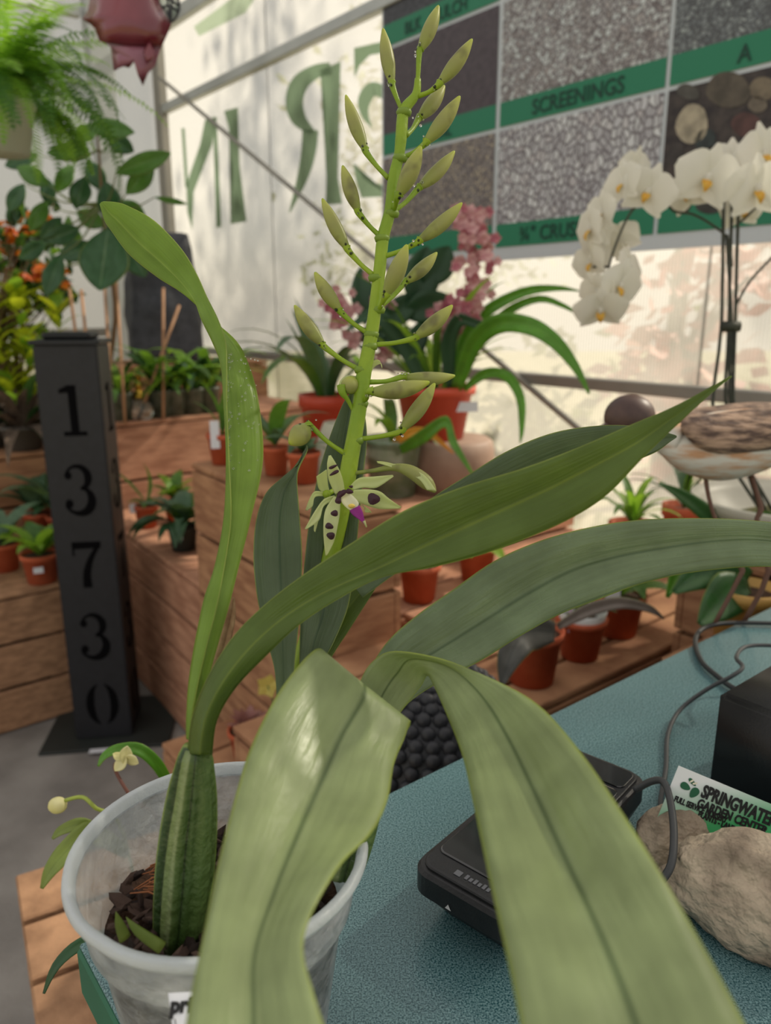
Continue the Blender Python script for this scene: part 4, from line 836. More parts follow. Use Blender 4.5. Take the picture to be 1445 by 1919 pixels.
def leaves(r, n, L, mt, wid=.12, bend=1.3, shape='strap', tilt=(.1, .6), z=0.0, spread=0.0, az=None, jitter=.25, name='leaf', base=(0, 0)):
    for k in range(n):
        m = random.choice(mt) if isinstance(mt, (list, tuple)) else mt
        o = link(name, strap(m, wid, bend, shape), r, False)
        a = (az[k % len(az)] if az else 2*math.pi*k/n*1.0) + random.uniform(-.3, .3)
        l_ = L*random.uniform(1-jitter, 1+jitter); tl_ = random.uniform(*tilt)
        o.rotation_euler = (Matrix.Rotation(a, 3, 'Z') @ Matrix.Rotation(-tl_, 3, 'X')).to_euler(); o.scale = (l_, l_, l_)
        o.location = (base[0]-math.sin(a)*spread, base[1]+math.cos(a)*spread, z)
def potparts(r, rt, h, m, z=0.0, soil=M_soil, taper=.72, rim=.16, seg=28, inner=None):
    rb = rt*taper; rm = rt*.93
    prof = [(0.001, .001), (rb, .001), (rb+(rm-rb)*.9, h*(1-rim)), (rt, h*(1-rim)+.001), (rt*1.01, h), (rt*.92, h), (rt*.88, h*.88), (0.001, h*.88)]
    lathe('pot', V((0, 0, z)) + wloc(r), prof, m, r, seg)
    lathe('soil', V((0, 0, z)) + wloc(r), [(rt*.90, h*.89), (rt*.5, h*.93), (.001, h*.94)], soil, r, seg)
def potted(name, label, cat, loc, rt, h, mpot, group=None, tagpos=None, **kw):
    r = root(name, label, cat, tuple(loc), group)
    potparts(r, rt, h, mpot)
    return r
def tagpart(r, off, sx, sz, tilt=0.0, m=M_tag):
    o = V(wloc(r)) + V(off); a = V((-o.x, -o.y, 0)).normalized(); rt_ = V((-a.y, a.x, 0)).normalized()
    q = box('plant_label', o - rt_*sx/2, rt_*sx, a*.0015, UP*sz, m, r); return q
# on the crate right of the post
def at(u, v, z): p = pz(u, v, z); return V((p.x, p.y, z+.0015))
p = potted('potted_seedling', 'small terracotta pot with one curved stem leaf, right of the number post', 'potted plant', at(277, 988, .58), .046, .085, M_terra)
leaves(p, 1, .17, M_green, .16, 1.2, 'lance', (-.5, -.4), .09, 0, [2.3]); leaves(p, 1, .17, M_green, .12, .5, 'lance', (.5, .6), .09, 0, [1.2]); leaves(p, 6, .075, M_green, .3, 1.3, 'lance', (.6, 1.0), .08); tagpart(p, (-.04, -.03, .06), .02, .035)
p = potted('potted_foliage', 'dark potted broad leaved plant hanging over the crate edge with a white tag', 'potted plant', at(345, 1030, .58), .052, .085, mat('dark_pot', (52, 56, 52), rough=.7))
leaves(p, 16, .15, [M_green, M_greeng], .34, 1.5, 'lance', (.2, 1.0), .085); leaves(p, 9, .17, M_greend, .28, 2.0, 'lance', (.8, 1.1), .085, .02, [2.6, 3.4, 4.1, 4.6]); tagpart(p, (.0, -.055, .05), .026, .034)
p = potted('potted_foliage', 'leafy light green potted plant against the back crate boards', 'potted plant', at(330, 975, .58), .045, .08, M_terra)
leaves(p, 14, .12, [M_greenb, M_green], .34, 1.4, 'lance', (.2, .9), .08)
# on the left low crate
zL = .475
p = potted('potted_seedling', 'right hand terracotta pot of green seedlings on the low left crate', 'potted plant', at(80, 1090, zL), .062, .10, M_terra)
leaves(p, 12, .20, [M_green, M_greenb], .26, 1.4, 'lance', (.3, .9), .09); tagpart(p, (.02, -.063, .05), .03, .02)
p = potted('potted_seedling', 'terracotta pot of seedlings cut by the left picture edge on the low crate', 'potted plant', at(10, 1068, zL), .062, .10, M_terra)
leaves(p, 12, .20, [M_green, M_greeng], .26, 1.4, 'lance', (.3, .9), .09)
for (u, v, lab) in ((75, 985, 'bushy seedling pot behind the front pair on the left crate'), (-10, 975, 'bushy seedling pot at the left edge behind the front pots'), (120, 1010, 'seedling pot tucked against the left side of the number post')):
    p = potted('potted_seedling', lab, 'potted plant', at(u, v, .475) if v > 1000 else at(u, v+20, .475), .06, .10, M_terra)
    leaves(p, 13, .27, [M_green, M_greeng, M_greend], .22, 1.5, 'lance', (.2, .8), .09)

M_grey = mat('grey_pot', (90, 88, 84), rough=.8)
# brown dry plant and bright foliage, left
M_dry = mat('dry_foliage', (112, 96, 82), (78, 66, 58), 20, .9, transl=.15)
p = potted('dry_plant', 'tangled brown dry plant on the dark back crate left of the post', 'potted plant', NA(.80, 3.38, .8015), .09, .10, M_grey)
leaves(p, 70, .26, [M_dry, M_dry, M_greend], .13, 1.5, 'lance', (0, 1.3), .08, .03, jitter=.45)
p = potted('coleus', 'bright lime yellow leafed plant at the left edge above the post', 'potted plant', NA(.86, 3.62, .8015), .10, .20, M_grey)
M_stemb = mat('woody_stem', (120, 96, 72), rough=.8)
base = wloc(p)
for k in range(40):
    a = random.uniform(0, 6.28); r_ = random.uniform(.02, .24); h_ = random.uniform(.24, .72)*(1-.5*r_)
    e_ = V((r_*math.cos(a), r_*math.sin(a), h_)); tube('stem', [base+V((0, 0, .18)), base+V((e_.x*.5, e_.y*.5, .18+(h_-.18)*.6)), base+e_], [.004, .003, .002], M_stemb, p, 5, 3)
    for j in range(7):
        o = link('leaf', strap(M_lime if random.random() < .75 else M_greenb, .42, .7, 'lance'), p, False); o.location = e_+V((0, 0, -j//2*.03)); an = j*2.2+a
        o.rotation_euler = (Matrix.Rotation(an, 3, 'Z') @ Matrix.Rotation(-random.uniform(.5, 1.1), 3, 'X')).to_euler(); s_ = random.uniform(.09, .15); o.scale = (s_, s_, s_)
# lantana
p = potted('lantana', 'orange flowered dark leaved shrub at the left edge under the fern', 'potted plant', NA(.70, 3.52, .8015), .09, .20, M_grey)
M_org = mat('orange_flower', (246, 172, 44), (236, 130, 44), 60, .5, transl=.3)
M_red = mat('coral_flower', (222, 104, 80), (236, 140, 70), 60, .5, transl=.3)
lan_c = px(50, 470, 3.35)
lb = wloc(p)
def floret_mesh(n, r, mt, cup=.3, pet=.5):
    vs, fs = [V((0, 0, 0))], []
    for k in range(n):
        a = 2*math.pi*k/n; d = V((math.cos(a), math.sin(a), 0)); q = V((-d.y, d.x, 0)); i = len(vs)
        vs += [d*r*.55+q*r*pet*.55+UP*r*cup*.4, d*r+UP*r*cup, d*r*.55-q*r*pet*.55+UP*r*cup*.4]; fs += [(0, i+2, i+1, i)]
    return mesh('flower', vs, fs, mt, False)
F_or, F_re = floret_mesh(5, .017, M_org, .2, 1.1), floret_mesh(5, .017, M_red, .2, 1.1)
clv = mesh('flower_cluster', *merge([sphere_data((0, 0, 0), .014, 1, 1, .6, 8, 5)]), M_org, True)
for k in range(80):
    c = lan_c + V((random.gauss(0, .10), random.gauss(0, .10), random.gauss(-.05, .13)))
    if k % 2 == 0: tube('stem', [lb+V((0, 0, .18)), (lb+c)/2+V((0, 0, .15)), c], [.005, .004, .002], M_stemb, p, 5, 3)
    for j in range(5):
        o = link('leaf', strap(M_greend if j % 3 else M_green, .55, .8, 'lance'), p, False); o.location = c-lb+V((0, 0, -.01*j)); o.rotation_euler = (random.uniform(-1.4, 1.4), random.uniform(-.5, .5), random.uniform(0, 6.28)); s_ = random.uniform(.05, .08); o.scale = (s_, s_, s_)
for k in range(34):
    c = lan_c + V((random.gauss(0, .13), random.uniform(-.2, 0), random.uniform(-.16, .14)))
    cl = link('flower_cluster', clv, p, False); cl.location = c-lb
    for j in range(12):
        a = random.uniform(0, 6.28); e_ = random.uniform(0, 1.3); d = V((math.cos(a)*math.sin(e_), math.sin(a)*math.sin(e_), math.cos(e_)))
        f = link('flower', F_or if random.random() < (.95 if k % 4 else .3) else F_re, cl, False); f.location = d*.022; f.rotation_euler = d.to_track_quat('Z', 'Y').to_euler()
# ---------------------------------------------------------------- hanging fern
fb = px(2, 290, 2.15)
fr = root('hanging_fern', 'lush bright fern in a pale hanging pot at the upper left', 'hanging plant', tuple(fb))
M_palepot = mat('pale_green_pot', (188, 196, 182), rough=.5)
lathe('pot', fb, [(.001, 0), (.075, 0), (.098, .12), (.104, .122), (.106, .135), (.096, .135), (.09, .11), (.001, .11)], M_palepot, fr, 32)
lathe('soil', fb, [(.092, .115), (.05, .125), (.001, .128)], M_soil, fr, 20)
for k in range(3):
    a = 2.1*k+.4; tube('hanger_wire', [fb+V((.1*math.cos(a), .1*math.sin(a), .13)), fb+V((0, 0, .65))], .0016, M_white, fr, 5)
tube('hanger_wire', [fb+V((0, 0, .65)), V((fb.x, fb.y, 3.29))], .0016, M_white, fr, 5)
M_fern = mat('fern_green', (134, 184, 70), (100, 152, 54), 14, .5, transl=.5, tcol=(170, 215, 70))
M_fern2 = mat('fern_deep', (74, 120, 50), (56, 98, 42), 14, .5, transl=.35, tcol=(110, 160, 50))
def frond(mt, bend, seed):
    random.seed(seed); y = z = 0; vs, fs = [], []; n = 34
    for i in range(n+1):
        t_ = i/n; th = .15+bend*t_; w_ = .20*math.sin(math.pi*min(1, t_*.92+.06))**.7*(1-t_*.25)
        c = V((0, y, z)); d = V((0, math.sin(th), math.cos(th))); nrm = V((0, -math.cos(th), math.sin(th))); i0 = len(vs)
        vs += [c+V((.003, 0, 0)), c-V((.003, 0, 0))]
        if i: fs.append((i0-2-pv, i0-1-pv, i0+1, i0))
        pv = 0
        if i > 1 and i < n:
            for sd_ in (1, -1):
                k0 = len(vs); tip = c + V((sd_*w_*.5, 0, 0)) + d*w_*.16 - nrm*w_*random.uniform(.02, .16)
                hw = d*.008; md = c.lerp(tip, .5) - nrm*-.004
                vs += [c-hw, c+hw, md+hw*.9, md-hw*.9, tip]; fs += [(k0, k0+1, k0+2, k0+3), (k0+3, k0+2, k0+4)]
            pv = 10
        y += math.sin(th)/n; z += math.cos(th)/n
    return mesh('frond', vs, fs, mt, False)
FR = [frond(M_fern, 1.7, 1), frond(M_fern, 2.3, 2), frond(M_fern2, 2.0, 3), frond(M_fern2, 2.6, 4), frond(M_fern, 1.2, 5)]
random.seed(11)
for k in range(150):
    o = link('frond', random.choice(FR), fr, False); a = random.uniform(0, 6.28); tl_ = random.uniform(0, .9); l_ = random.uniform(.28, .50)
    o.rotation_euler = (Matrix.Rotation(a, 3, 'Z') @ Matrix.Rotation(-tl_, 3, 'X') @ Matrix.Rotation(random.uniform(-.4, .4), 3, 'Z')).to_euler(); o.scale = (l_*1.15, l_, l_); o.location = (-math.sin(a)*.05, math.cos(a)*.05, .12)
# ---------------------------------------------------------------- broad leaved tree in a pot
tb = NA(1.10, 3.22, .9215)
tr_ = potted('potted_tree', 'broad leaved young tree in a pot behind the number post, under the fern', 'potted tree', tb, .085, .14, M_grey)
tips = []
def leafpx(u, v, ang, ln, wd, s_, m, parent, droop=.02, name='leaf'):
    a = math.radians(ang); dx, dy = math.cos(a), -math.sin(a); nx, ny = -dy, dx; st = []
    for t_, w_ in ((-.5, .04), (-.32, .62), (-.1, .98), (.12, 1.0), (.32, .66), (.44, .3), (.5, .03)):
        cx, cy = u+dx*ln*t_, v+dy*ln*t_; sd_ = s_ - droop*(.25-t_*t_)*4
        st.append(((cx-nx*wd*w_/2, cy-ny*wd*w_/2, sd_), None, (cx+nx*wd*w_/2, cy+ny*wd*w_/2, sd_+wd*w_*.0004)))
    return ribbon(name, st, m, parent, 3, .0008, .16, 6, None, .8)
M_broad = leafmat('broad_leaf', (92, 136, 62), (150, 190, 60), (120, 160, 90), .38, .3, 3)
M_broadd = leafmat('broad_leaf_dark', (62, 104, 66), (110, 150, 60), (120, 150, 110), .38, .3, 3)
tl = [(208, 242, 172, 90, 38, 2.5, 0), (128, 283, 5, 82, 36, 2.6, 0), (268, 306, 20, 112, 40, 2.3, 0), (262, 338, 45, 74, 40, 2.35, 0), (150, 362, 75, 62, 42, 2.4, 1), (72, 405, 60, 66, 34, 2.5, 0), (95, 428, 45, 58, 30, 2.5, 1), (195, 486, 262, 118, 92, 2.2, 1), (118, 440, 20, 66, 40, 2.5, 1), (100, 515, 250, 84, 40, 2.4, 1), (62, 330, 150, 70, 34, 2.7, 0), (205, 380, 100, 80, 46, 2.6, 1),
      (250, 480, 300, 90, 50, 2.6, 1), (40, 300, 200, 66, 34, 2.8, 1), (320, 376, -12, 64, 12, 2.4, 0), (180, 330, 120, 66, 36, 2.8, 1), (120, 335, 60, 60, 34, 2.8, 0), (225, 270, -30, 60, 34, 2.7, 1), (160, 250, 30, 56, 34, 2.8, 0), (30, 370, 240, 60, 34, 2.8, 1), (145, 470, 200, 70, 40, 2.7, 1), (215, 430, 40, 70, 40, 2.8, 1), (170, 410, 150, 60, 36, 2.8, 0), (60, 470, 30, 60, 34, 2.8, 1), (245, 395, 330, 66, 38, 2.7, 0), (90, 360, 100, 56, 30, 2.9, 1)]
trunk = [tb+V((0, 0, .12)), px(216, 600, 3.0), px(205, 480, 2.8), px(192, 380, 2.7), px(185, 280, 2.65), px(180, 230, 2.6)]
tube('trunk', trunk, [.010, .009, .008, .006, .004, .002], M_stemb, tr_, 8, 4)
for u, v, a, l_, w_, s_, dk in tl:
    if s_ > 2.25: leafpx(u, v, a, l_, w_, s_, M_broadd if dk else M_broad, tr_, .03)
    else: leafpx(u, v, a, l_, w_, s_, M_broadd, tr_, .03)
    ar_ = math.radians(a); q = px(u-math.cos(ar_)*l_*.48, v+math.sin(ar_)*l_*.48, s_)
    j = min(trunk[1:], key=lambda t_: (t_-q).length); tube('branch', [j, (j+q)/2+V((0, 0, -.03)), q], [.004, .003, .0015], mat('green_twig', (112, 124, 72), rough=.7), tr_, 5, 3)
# bamboo canes standing among the pots
for (u0, v0, u1, v1, s_, lab) in ((130, 540, 152, 700, 2.9, 'leftmost pale cane beside the shrub, above the number post'), (152, 543, 168, 700, 2.9, 'pale cane second from the left above the number post'), (196, 540, 205, 680, 3.0, 'thin pale cane in front of the tree trunk'), (218, 528, 228, 690, 3.0, 'thicker pale cane right of the tree trunk'), (306, 540, 306, 680, 3.15, 'upright thin cane in front of the dark stone head'), (336, 572, 300, 672, 3.15, 'leaning thin cane in front of the dark stone head')):
    a_, b_ = px(u0, v0, s_), px(u1, v1, s_); d_ = (b_-a_).normalized(); t_ = (a_.z-.925)/(-d_.z); o = tube('bamboo_cane', [a_, a_+d_*t_], .006, M_stake, None, 7); tag(o, lab, 'cane', 'bamboo canes on the back crate')
# ---------------------------------------------------------------- stone head
hd = root('stone_head', 'dark grey tall stone head figure standing against the clear wall', 'statue', tuple(NA(1.64, 3.86, 1.1015)))
hb_ = NA(1.64, 3.84, 1.1015); M_moai = mat('charcoal_resin', (50, 52, 60), (66, 68, 76), 24, .6, bump=.3, bscale=40)
bm = bmesh.new(); bmesh.ops.create_cube(bm, size=1); bmesh.ops.subdivide_edges(bm, edges=bm.edges[:], cuts=7, use_grid_fill=True)
fd = V((.30, -.954, 0)); rd = V((.954, .30, 0))
for v in bm.verts:
    x, y, z = v.co; tt = z+.5                                          # y<0 is the face
    wx = .175*(1 - .22*tt**2 + .05*math.sin(tt*9)); wy = .155*(1 - .25*tt)
    r_ = (abs(x*2)**4+abs(y*2)**4)**.25; k = 1/max(1, (abs(x*2)**6+abs(y*2)**6)**(1/6)) if r_ > 0 else 1
    X, Y = x*2*wx*k, y*2*wy*k
    if y < -.2:
        f_ = 1-min(1, abs(x)*4.5)
        if .28 < tt < .70: Y -= .075*f_*(.70-tt)/.42*1.3               # nose
        if .66 < tt < .78: Y -= .035*(1-abs(x)*.8)                     # brow
        if .52 < tt < .66 and .10 < abs(x) < .36: Y += .040            # eye hollows
        if .10 < tt < .24: Y -= .028*max(0, 1-abs(x)*3)                # lips
        if tt < .09: Y -= .02
    if abs(x) > .4 and .35 < tt < .75 and abs(y) < .18: X += .028*(1 if x > 0 else -1)  # ears
    v.co = hb_ + rd*X - fd*Y + UP*(tt*.62)
bmesh.ops.smooth_vert(bm, verts=bm.verts[:], factor=.3, use_axis_x=True, use_axis_y=True, use_axis_z=True)
link('head', bm_mesh('head', bm, M_moai, True), hd)
# ---------------------------------------------------------------- pots, bottle and glass on the back crate
zb = .92
M_gl = mat('clear_glass', (225, 235, 235), rough=.05, trans=.9, ior=1.3)
gpl = ['strap leaved plant in a murky glass pot, left of the brass necked bottle', 'strap leaved plant in a murky glass pot, right behind the bottle', 'strap leaved plant in a glass pot before the stone head', 'strap leaved plant in a glass pot at the right end of the back crate', 'strap leaved plant in a glass pot far back behind the twisted leaf']
M_murk = mat('murky_glass', (86, 96, 82), (120, 126, 112), 30, .2, trans=.3)
for (u, v, s2), lab in zip(((232, 788, 1), (306, 782, 1), (350, 784, 1.1), (392, 782, 1), (425, 780, 1)), gpl):
    b_ = pz(u, v, zb); b_.z = zb+.0015
    if b_.dot(DW) < 3.13: b_ += DW*(3.13-b_.dot(DW))
    p = root('glass_potted_plant', lab, 'potted plant', tuple(b_), 'glass potted plants on the back crate')
    lathe('glass_pot', b_, [(.001, 0), (.045, 0), (.052, .10), (.055, .102), (.055, .112), (.050, .112), (.047, .09), (.001, .088)], M_murk, p, 24)
    leaves(p, 18, .28*s2, [M_green, M_greend, M_greenb, M_green], .15, 1.9, 'strap', (.0, .9), .09, .01, jitter=.35)
b_ = at(278, 795, zb); b_ = NA(1.20, 3.12, zb+.0015)
btl = root('glass_bottle', 'round clear glass bottle with a gold neck on the back crate', 'bottle', tuple(b_))
lathe('glass_body', b_, [(.001, .001), (.045, .001), (.054, .012), (.055, .035), (.048, .06), (.030, .075), (.018, .082)], M_gl, btl, 28)
lathe('gold_neck', b_, [(.018, .080), (.024, .082), (.024, .098), (.014, .104), (.013, .13), (.019, .134), (.013, .140), (.012, .165), (.018, .170), (.012, .182), (.001, .184)], mat('gold', (212, 172, 70), rough=.25, metal=.9), btl, 20)
# ---------------------------------------------------------------- pots on the tall crate
def put(n_, a_, z_): return NA(n_, a_, z_+.0015)
zt = .94
q = put(.965, 1.92, zt); p = potted('potted_seedling', 'terracotta pot with a white label stick behind the twisted leaf', 'potted plant', q, .045, .085, M_terra)
tagpart(p, (-.012, -.044, .05), .024, .075); leaves(p, 5, .15, M_green, .12, 1.0, 'strap', (.0, .5), .08)
q = put(1.005, 1.575, zt); p = potted('potted_seedling', 'terracotta pot with grey green leaves left of the short curled leaf', 'potted plant', q, .042, .078, M_terra)
leaves(p, 7, .11, [M_greeng, M_greend], .34, 1.5, 'lance', (.2, 1.2), .075)
q = put(1.00, 1.70, zt); p = potted('potted_seedling', 'second terracotta pot of seedlings on the tall crate, just behind the first', 'potted plant', q, .038, .075, M_terra)
leaves(p, 8, .17, [M_greeng, M_green], .22, 1.6, 'lance', (.1, 1.0), .075)
q = put(1.53, 2.24, .80); p = potted('potted_orchid_plant', 'red orange plastic pot with tall arching strap leaves behind the short curled leaf', 'potted plant', q, .098, .27, M_orange)
leaves(p, 16, .42, [M_greeng, M_green, M_greend], .10, 1.9, 'strap', (.0, .7), .25, .03, jitter=.3)
leaves(p, 3, .30, [M_greeng], .14, .3, 'strap', (.1, .3), .25, .02, az=[.9, 1.2, 1.5])
# ---------------------------------------------------------------- terrace things
z2 = .80
dr = root('beige_drum', 'beige overturned round planter serving as a stand under the orange pot', 'stand', tuple(put(1.68, 1.775, z2)))
lathe('drum', put(1.68, 1.775, z2), [(.001, 0), (.150, 0), (.146, .12), (.140, .150), (.128, .160), (.001, .161)], mat('beige_ceramic', (168, 140, 122), (150, 122, 106), 12, .6), dr, 40)
pk = potted('pink_orchid', 'orange plastic pot of pink flowered orchid with fountain of long leaves', 'potted plant', put(1.64, 1.80, z2+.161), .128, .165, M_orange)
tg = px(855, 772, 2.34); box('pot_label', tg, V((.066, 0.004, 0)), V((0, .002, 0)), V((0, 0, .030)), M_tag, pk)
pkb = wloc(pk)
leaves(pk, 26, .40, [M_green, M_greenb, M_green], .07, 1.3, 'strap', (-.1, .7), .14, .05, jitter=.35)
def arch(pts, w_, m, parent, nm='leaf'):
    """strap leaf along a picture path with distances"""
    st = []
    n = len(pts)
    for i, (u, v, s_) in enumerate(pts):
        a = pts[max(i-1, 0)]; b = pts[min(i+1, n-1)]; dx, dy = b[0]-a[0], b[1]-a[1]; l_ = math.hypot(dx, dy); nx, ny = -dy/l_, dx/l_
        t_ = i/(n-1); ww = w_*max(.12, min(1, .5+t_*2)*(1-t_**3)); st.append(((u-nx*ww/2, v-ny*ww/2, s_), None, (u+nx*ww/2, v+ny*ww/2, s_+.004)))
    return ribbon(nm, st, m, parent, 4, .0008, .16, 6)
M_lf2 = leafmat('fountain_leaf', (96, 150, 52), (160, 210, 60), (130, 175, 70), .35, .2, 3)
arch([(850, 730, 2.35), (870, 640, 2.3), (910, 585, 2.25), (980, 548, 2.2), (1040, 540, 2.18), (1085, 545, 2.15)], 24, M_lf2, pk)
arch([(855, 730, 2.3), (885, 650, 2.2), (930, 608, 2.1), (990, 610, 2.02), (1040, 640, 1.98), (1080, 690, 1.95), (1104, 738, 1.93)], 40, M_lf2, pk)
arch([(860, 735, 2.35), (900, 640, 2.3), (950, 585, 2.25), (1010, 560, 2.2), (1060, 575, 2.18), (1085, 592, 2.15)], 18, M_lf2, pk)
arch([(870, 730, 2.3), (910, 700, 2.25), (950, 705, 2.2), (975, 745, 2.15), (978, 800, 2.12), (975, 830, 2.1)], 22, M_lf2, pk)
arch([(845, 730, 2.3), (840, 650, 2.25), (860, 600, 2.2), (905, 610, 2.15), (950, 600, 2.1)], 30, M_greend, pk)
arch([(800, 735, 2.3), (760, 650, 2.25), (720, 600, 2.2), (690, 590, 2.2), (650, 620, 2.2)], 34, M_greend, pk)
for u, v, a, l_, w_ in ((680, 555, 95, 110, 44), (745, 585, 40, 110, 50), (790, 520, 80, 120, 70), (820, 500, 60, 90, 60), (800, 575, 20, 100, 60), (730, 640, 150, 90, 46), (700, 625, 10, 90, 34), (780, 640, 70, 90, 40)): leafpx(u, v, a, l_, w_, 2.45, M_greend, pk, .04)
M_pk = mat('pink_flower', (196, 130, 140), (226, 186, 186), 90, .5, transl=.35)
M_pk2 = mat('deep_pink_flower', (166, 84, 106), (200, 130, 140), 90, .5, transl=.35)
F_pk, F_pk2 = floret_mesh(5, .020, M_pk, .35, 1.0), floret_mesh(5, .018, M_pk2, .35, 1.0)
def spray(path, n, w0, s_):
    P_ = [px(u, v, s_) for u, v in path]; tube('flower_stem', [pkb+V((0, 0, .14))]+P_[::-1], [.003]*(len(P_)+1), mat('brown_stem', (110, 70, 60), rough=.6), pk, 5, 3)
    for k in range(n):
        t_ = random.random()*(len(path)-1); i = int(t_); f = t_-i; u = path[i][0]*(1-f)+path[i+1][0]*f; v = path[i][1]*(1-f)+path[i+1][1]*f
        c = px(u+random.gauss(0, w0), v+random.gauss(0, 12), s_+random.uniform(-.06, .06))
        o = link('flower', F_pk if random.random() < .65 else F_pk2, pk, False); o.location = c-pkb; d_ = V((random.uniform(-.6, .6), -1, random.uniform(-.5, .5))); o.rotation_euler = d_.to_track_quat('Z', 'Y').to_euler(); sc_ = random.uniform(.75, 1.2); o.scale = (sc_, sc_, sc_)
spray([(872, 385), (885, 440), (893, 500), (880, 560), (862, 620)], 105, 16, 2.25)
spray([(845, 560), (835, 600), (825, 640)], 26, 14, 2.3)
spray([(610, 545), (640, 590), (680, 640), (720, 690)], 34, 18, 2.35)
spray([(700, 520), (715, 560), (720, 600)], 10, 10, 2.3)
# translucent pot with yellowing leaf
zq = put(1.47, 1.80, z2); tp_ = root('clear_potted_orchid', 'orchid in a cloudy clear pot with a yellow leaf, behind the flower spike', 'potted plant', tuple(zq))
lathe('clear_pot', zq, [(.001, .001), (.068, .001), (.088, .165), (.093, .168), (.093, .178), (.086, .178), (.080, .15), (.001, .148)], mat('cloudy_clear_pot', (150, 168, 150), (120, 146, 112), 30, .3, alpha=.75), tp_, 30)
arch([(730, 840, 2.3), (760, 815, 2.22), (800, 810, 2.2), (850, 850, 2.2)], 20, mat('yellow_leaf', (230, 170, 60), rough=.5, transl=.3), tp_)
leaves(tp_, 6, .24, [M_green, M_greenb], .16, 1.8, 'strap', (.1, .9), .155)
arch([(740, 850, 2.3), (790, 820, 2.15), (835, 790, 2.1), (850, 830, 2.08), (890, 895, 2.05)], 26, M_lf2, tp_)
pl_ = root('pale_round_planter', 'pale grey green round planter behind the flower spike buds', 'planter', tuple(put(1.30, 1.84, z2)))
lathe('vessel', put(1.30, 1.84, z2), [(.001, 0), (.04, 0), (.075, .06), (.08, .12), (.06, .20), (.045, .235), (.038, .235), (.04, .2), (.001, .19)], mat('pale_ceramic', (178, 176, 156), rough=.5), pl_, 30)
# terracotta pots on the low terrace
z1 = .62
p = potted('potted_seedling', 'terracotta pot whose rim shows just under the broad leaf, left of centre', 'potted plant', put(1.25, 1.42, z1), .056, .10, M_terra); leaves(p, 6, .10, [M_green], .2, 1.4, 'lance', (.3, 1.0), .09)
p = potted('potted_seedling', 'terracotta pot with yellow green leaves under the broad leaf', 'potted plant', put(1.48, 1.44, z1), .056, .10, M_terra); leaves(p, 7, .13, [M_greenb], .3, 1.5, 'lance', (.3, 1.1), .09)
p = potted('potted_orchid_plant', 'terracotta pot with a wide drooping grey leaf and dark red bulb behind the counter', 'potted plant', put(1.13, .935, z1), .062, .112, M_terra); b_ = wloc(p)
M_grl2 = leafmat('grey_pink_leaf', (158, 146, 138), (150, 140, 110), (120, 110, 104), .5, .2, 3)
M_grl = leafmat('grey_leaf', (96, 96, 92), (90, 96, 70), (70, 74, 72), .6, .2, 3)
arch([(1040, 1185, 1.40), (1000, 1182, 1.36), (972, 1200, 1.32), (952, 1240, 1.30), (940, 1285, 1.29)], 74, M_grl, p)
arch([(1045, 1175, 1.42), (1100, 1145, 1.42), (1160, 1130, 1.42), (1215, 1140, 1.43), (1245, 1160, 1.44)], 26, M_grl2, p)
vs, fs = sphere_data(b_+V((0, 0, .135)), .018, 1, 1, 1.6, 12, 8); ob('red_bulb', vs, fs, mat('dark_red', (84, 44, 44), rough=.45), p, True); tagpart(p, (-.045, -.025, .08), .02, .045)
for k in range(5): leaves(p, 1, .07, M_grl, .35, 1.2, 'lance', (.3, 1.2), .105)
p = potted('potted_seedling', 'terracotta pot with a white inner pot and a lilac label, beside the counter edge', 'potted plant', put(1.30, .945, z1), .055, .092, M_terra)
lathe('inner_pot', wloc(p), [(.044, .08), (.050, .108), (.0525, .108), (.046, .08)], M_white, p, 28)
tagpart(p, (-.034, -.034, .07), .007, .07, m=mat('lilac_label', (214, 190, 214), rough=.5)); leaves(p, 9, .12, [M_greend, M_greeng], .14, .9, 'strap', (.0, .9), .09); leaves(p, 4, .05, M_greenb, .3, .8, 'lance', (.1, .6), .09)
p = potted('potted_seedling', 'terracotta pot with a white label and glossy bright leaves near the counter corner', 'potted plant', put(1.47, .97, z1), .062, .10, M_terra)
tagpart(p, (-.03, -.05, .08), .032, .05); leaves(p, 7, .20, [M_greenb, M_green], .30, .9, 'lance', (.0, .5), .09); leaves(p, 4, .20, [M_green], .34, 1.6, 'lance', (.5, 1.2), .09)
p = potted('potted_seedling', 'terracotta pot with a tiny white bloom behind the counter edge', 'potted plant', put(1.34, 1.14, z1), .056, .10, M_terra)
vs, fs = merge([sphere_data(wloc(p)+V((.0+.014*k, -.01, .12+.006*(k % 2))), .014, 1, 1, .7, 8, 6) for k in range(-1, 2)]); ob('white_bloom', vs, fs, mat('white_bloom', (226, 224, 200), rough=.6, transl=.3), p, True); leaves(p, 6, .10, [M_greeng], .25, 1.4, 'lance', (.3, 1.1), .09)
p = potted('potted_seedling', 'tall potted seedling of light green blades right of the broad leaf tip', 'potted plant', put(1.70, 1.10, z1), .06, .20, M_terra); leaves(p, 14, .17, [M_greenb, M_green], .12, 1.7, 'strap', (.0, .8), .19)
p = potted('potted_seedling', 'tall potted seedling with thin blades nearest the clear wall', 'potted plant', put(1.98, 1.12, z1), .06, .20, M_terra); leaves(p, 12, .20, [M_green, M_greend], .10, 1.4, 'strap', (.0, .8), .19)
p = potted('potted_seedling', 'reddish pot of tiny cacti behind the dry leaf sheath', 'potted plant', put(.69, 1.04, .58), .045, .07, M_terra)
for k in range(7):
    a = k*.9; c = wloc(p)+V((.022*math.cos(a), .022*math.sin(a), .06)); tube('cactus_stem', [c, c+V((0, 0, .045+.01*(k % 3)))], [.008, .006], mat('cactus', (96, 124, 78), (120, 146, 100), 200, .7), p, 8, 2)
p = potted('succulent', 'pink rosette succulent in a small pot right beside the clear pot', 'potted plant', put(.78, 1.50, .30), .05, .08, M_terra)
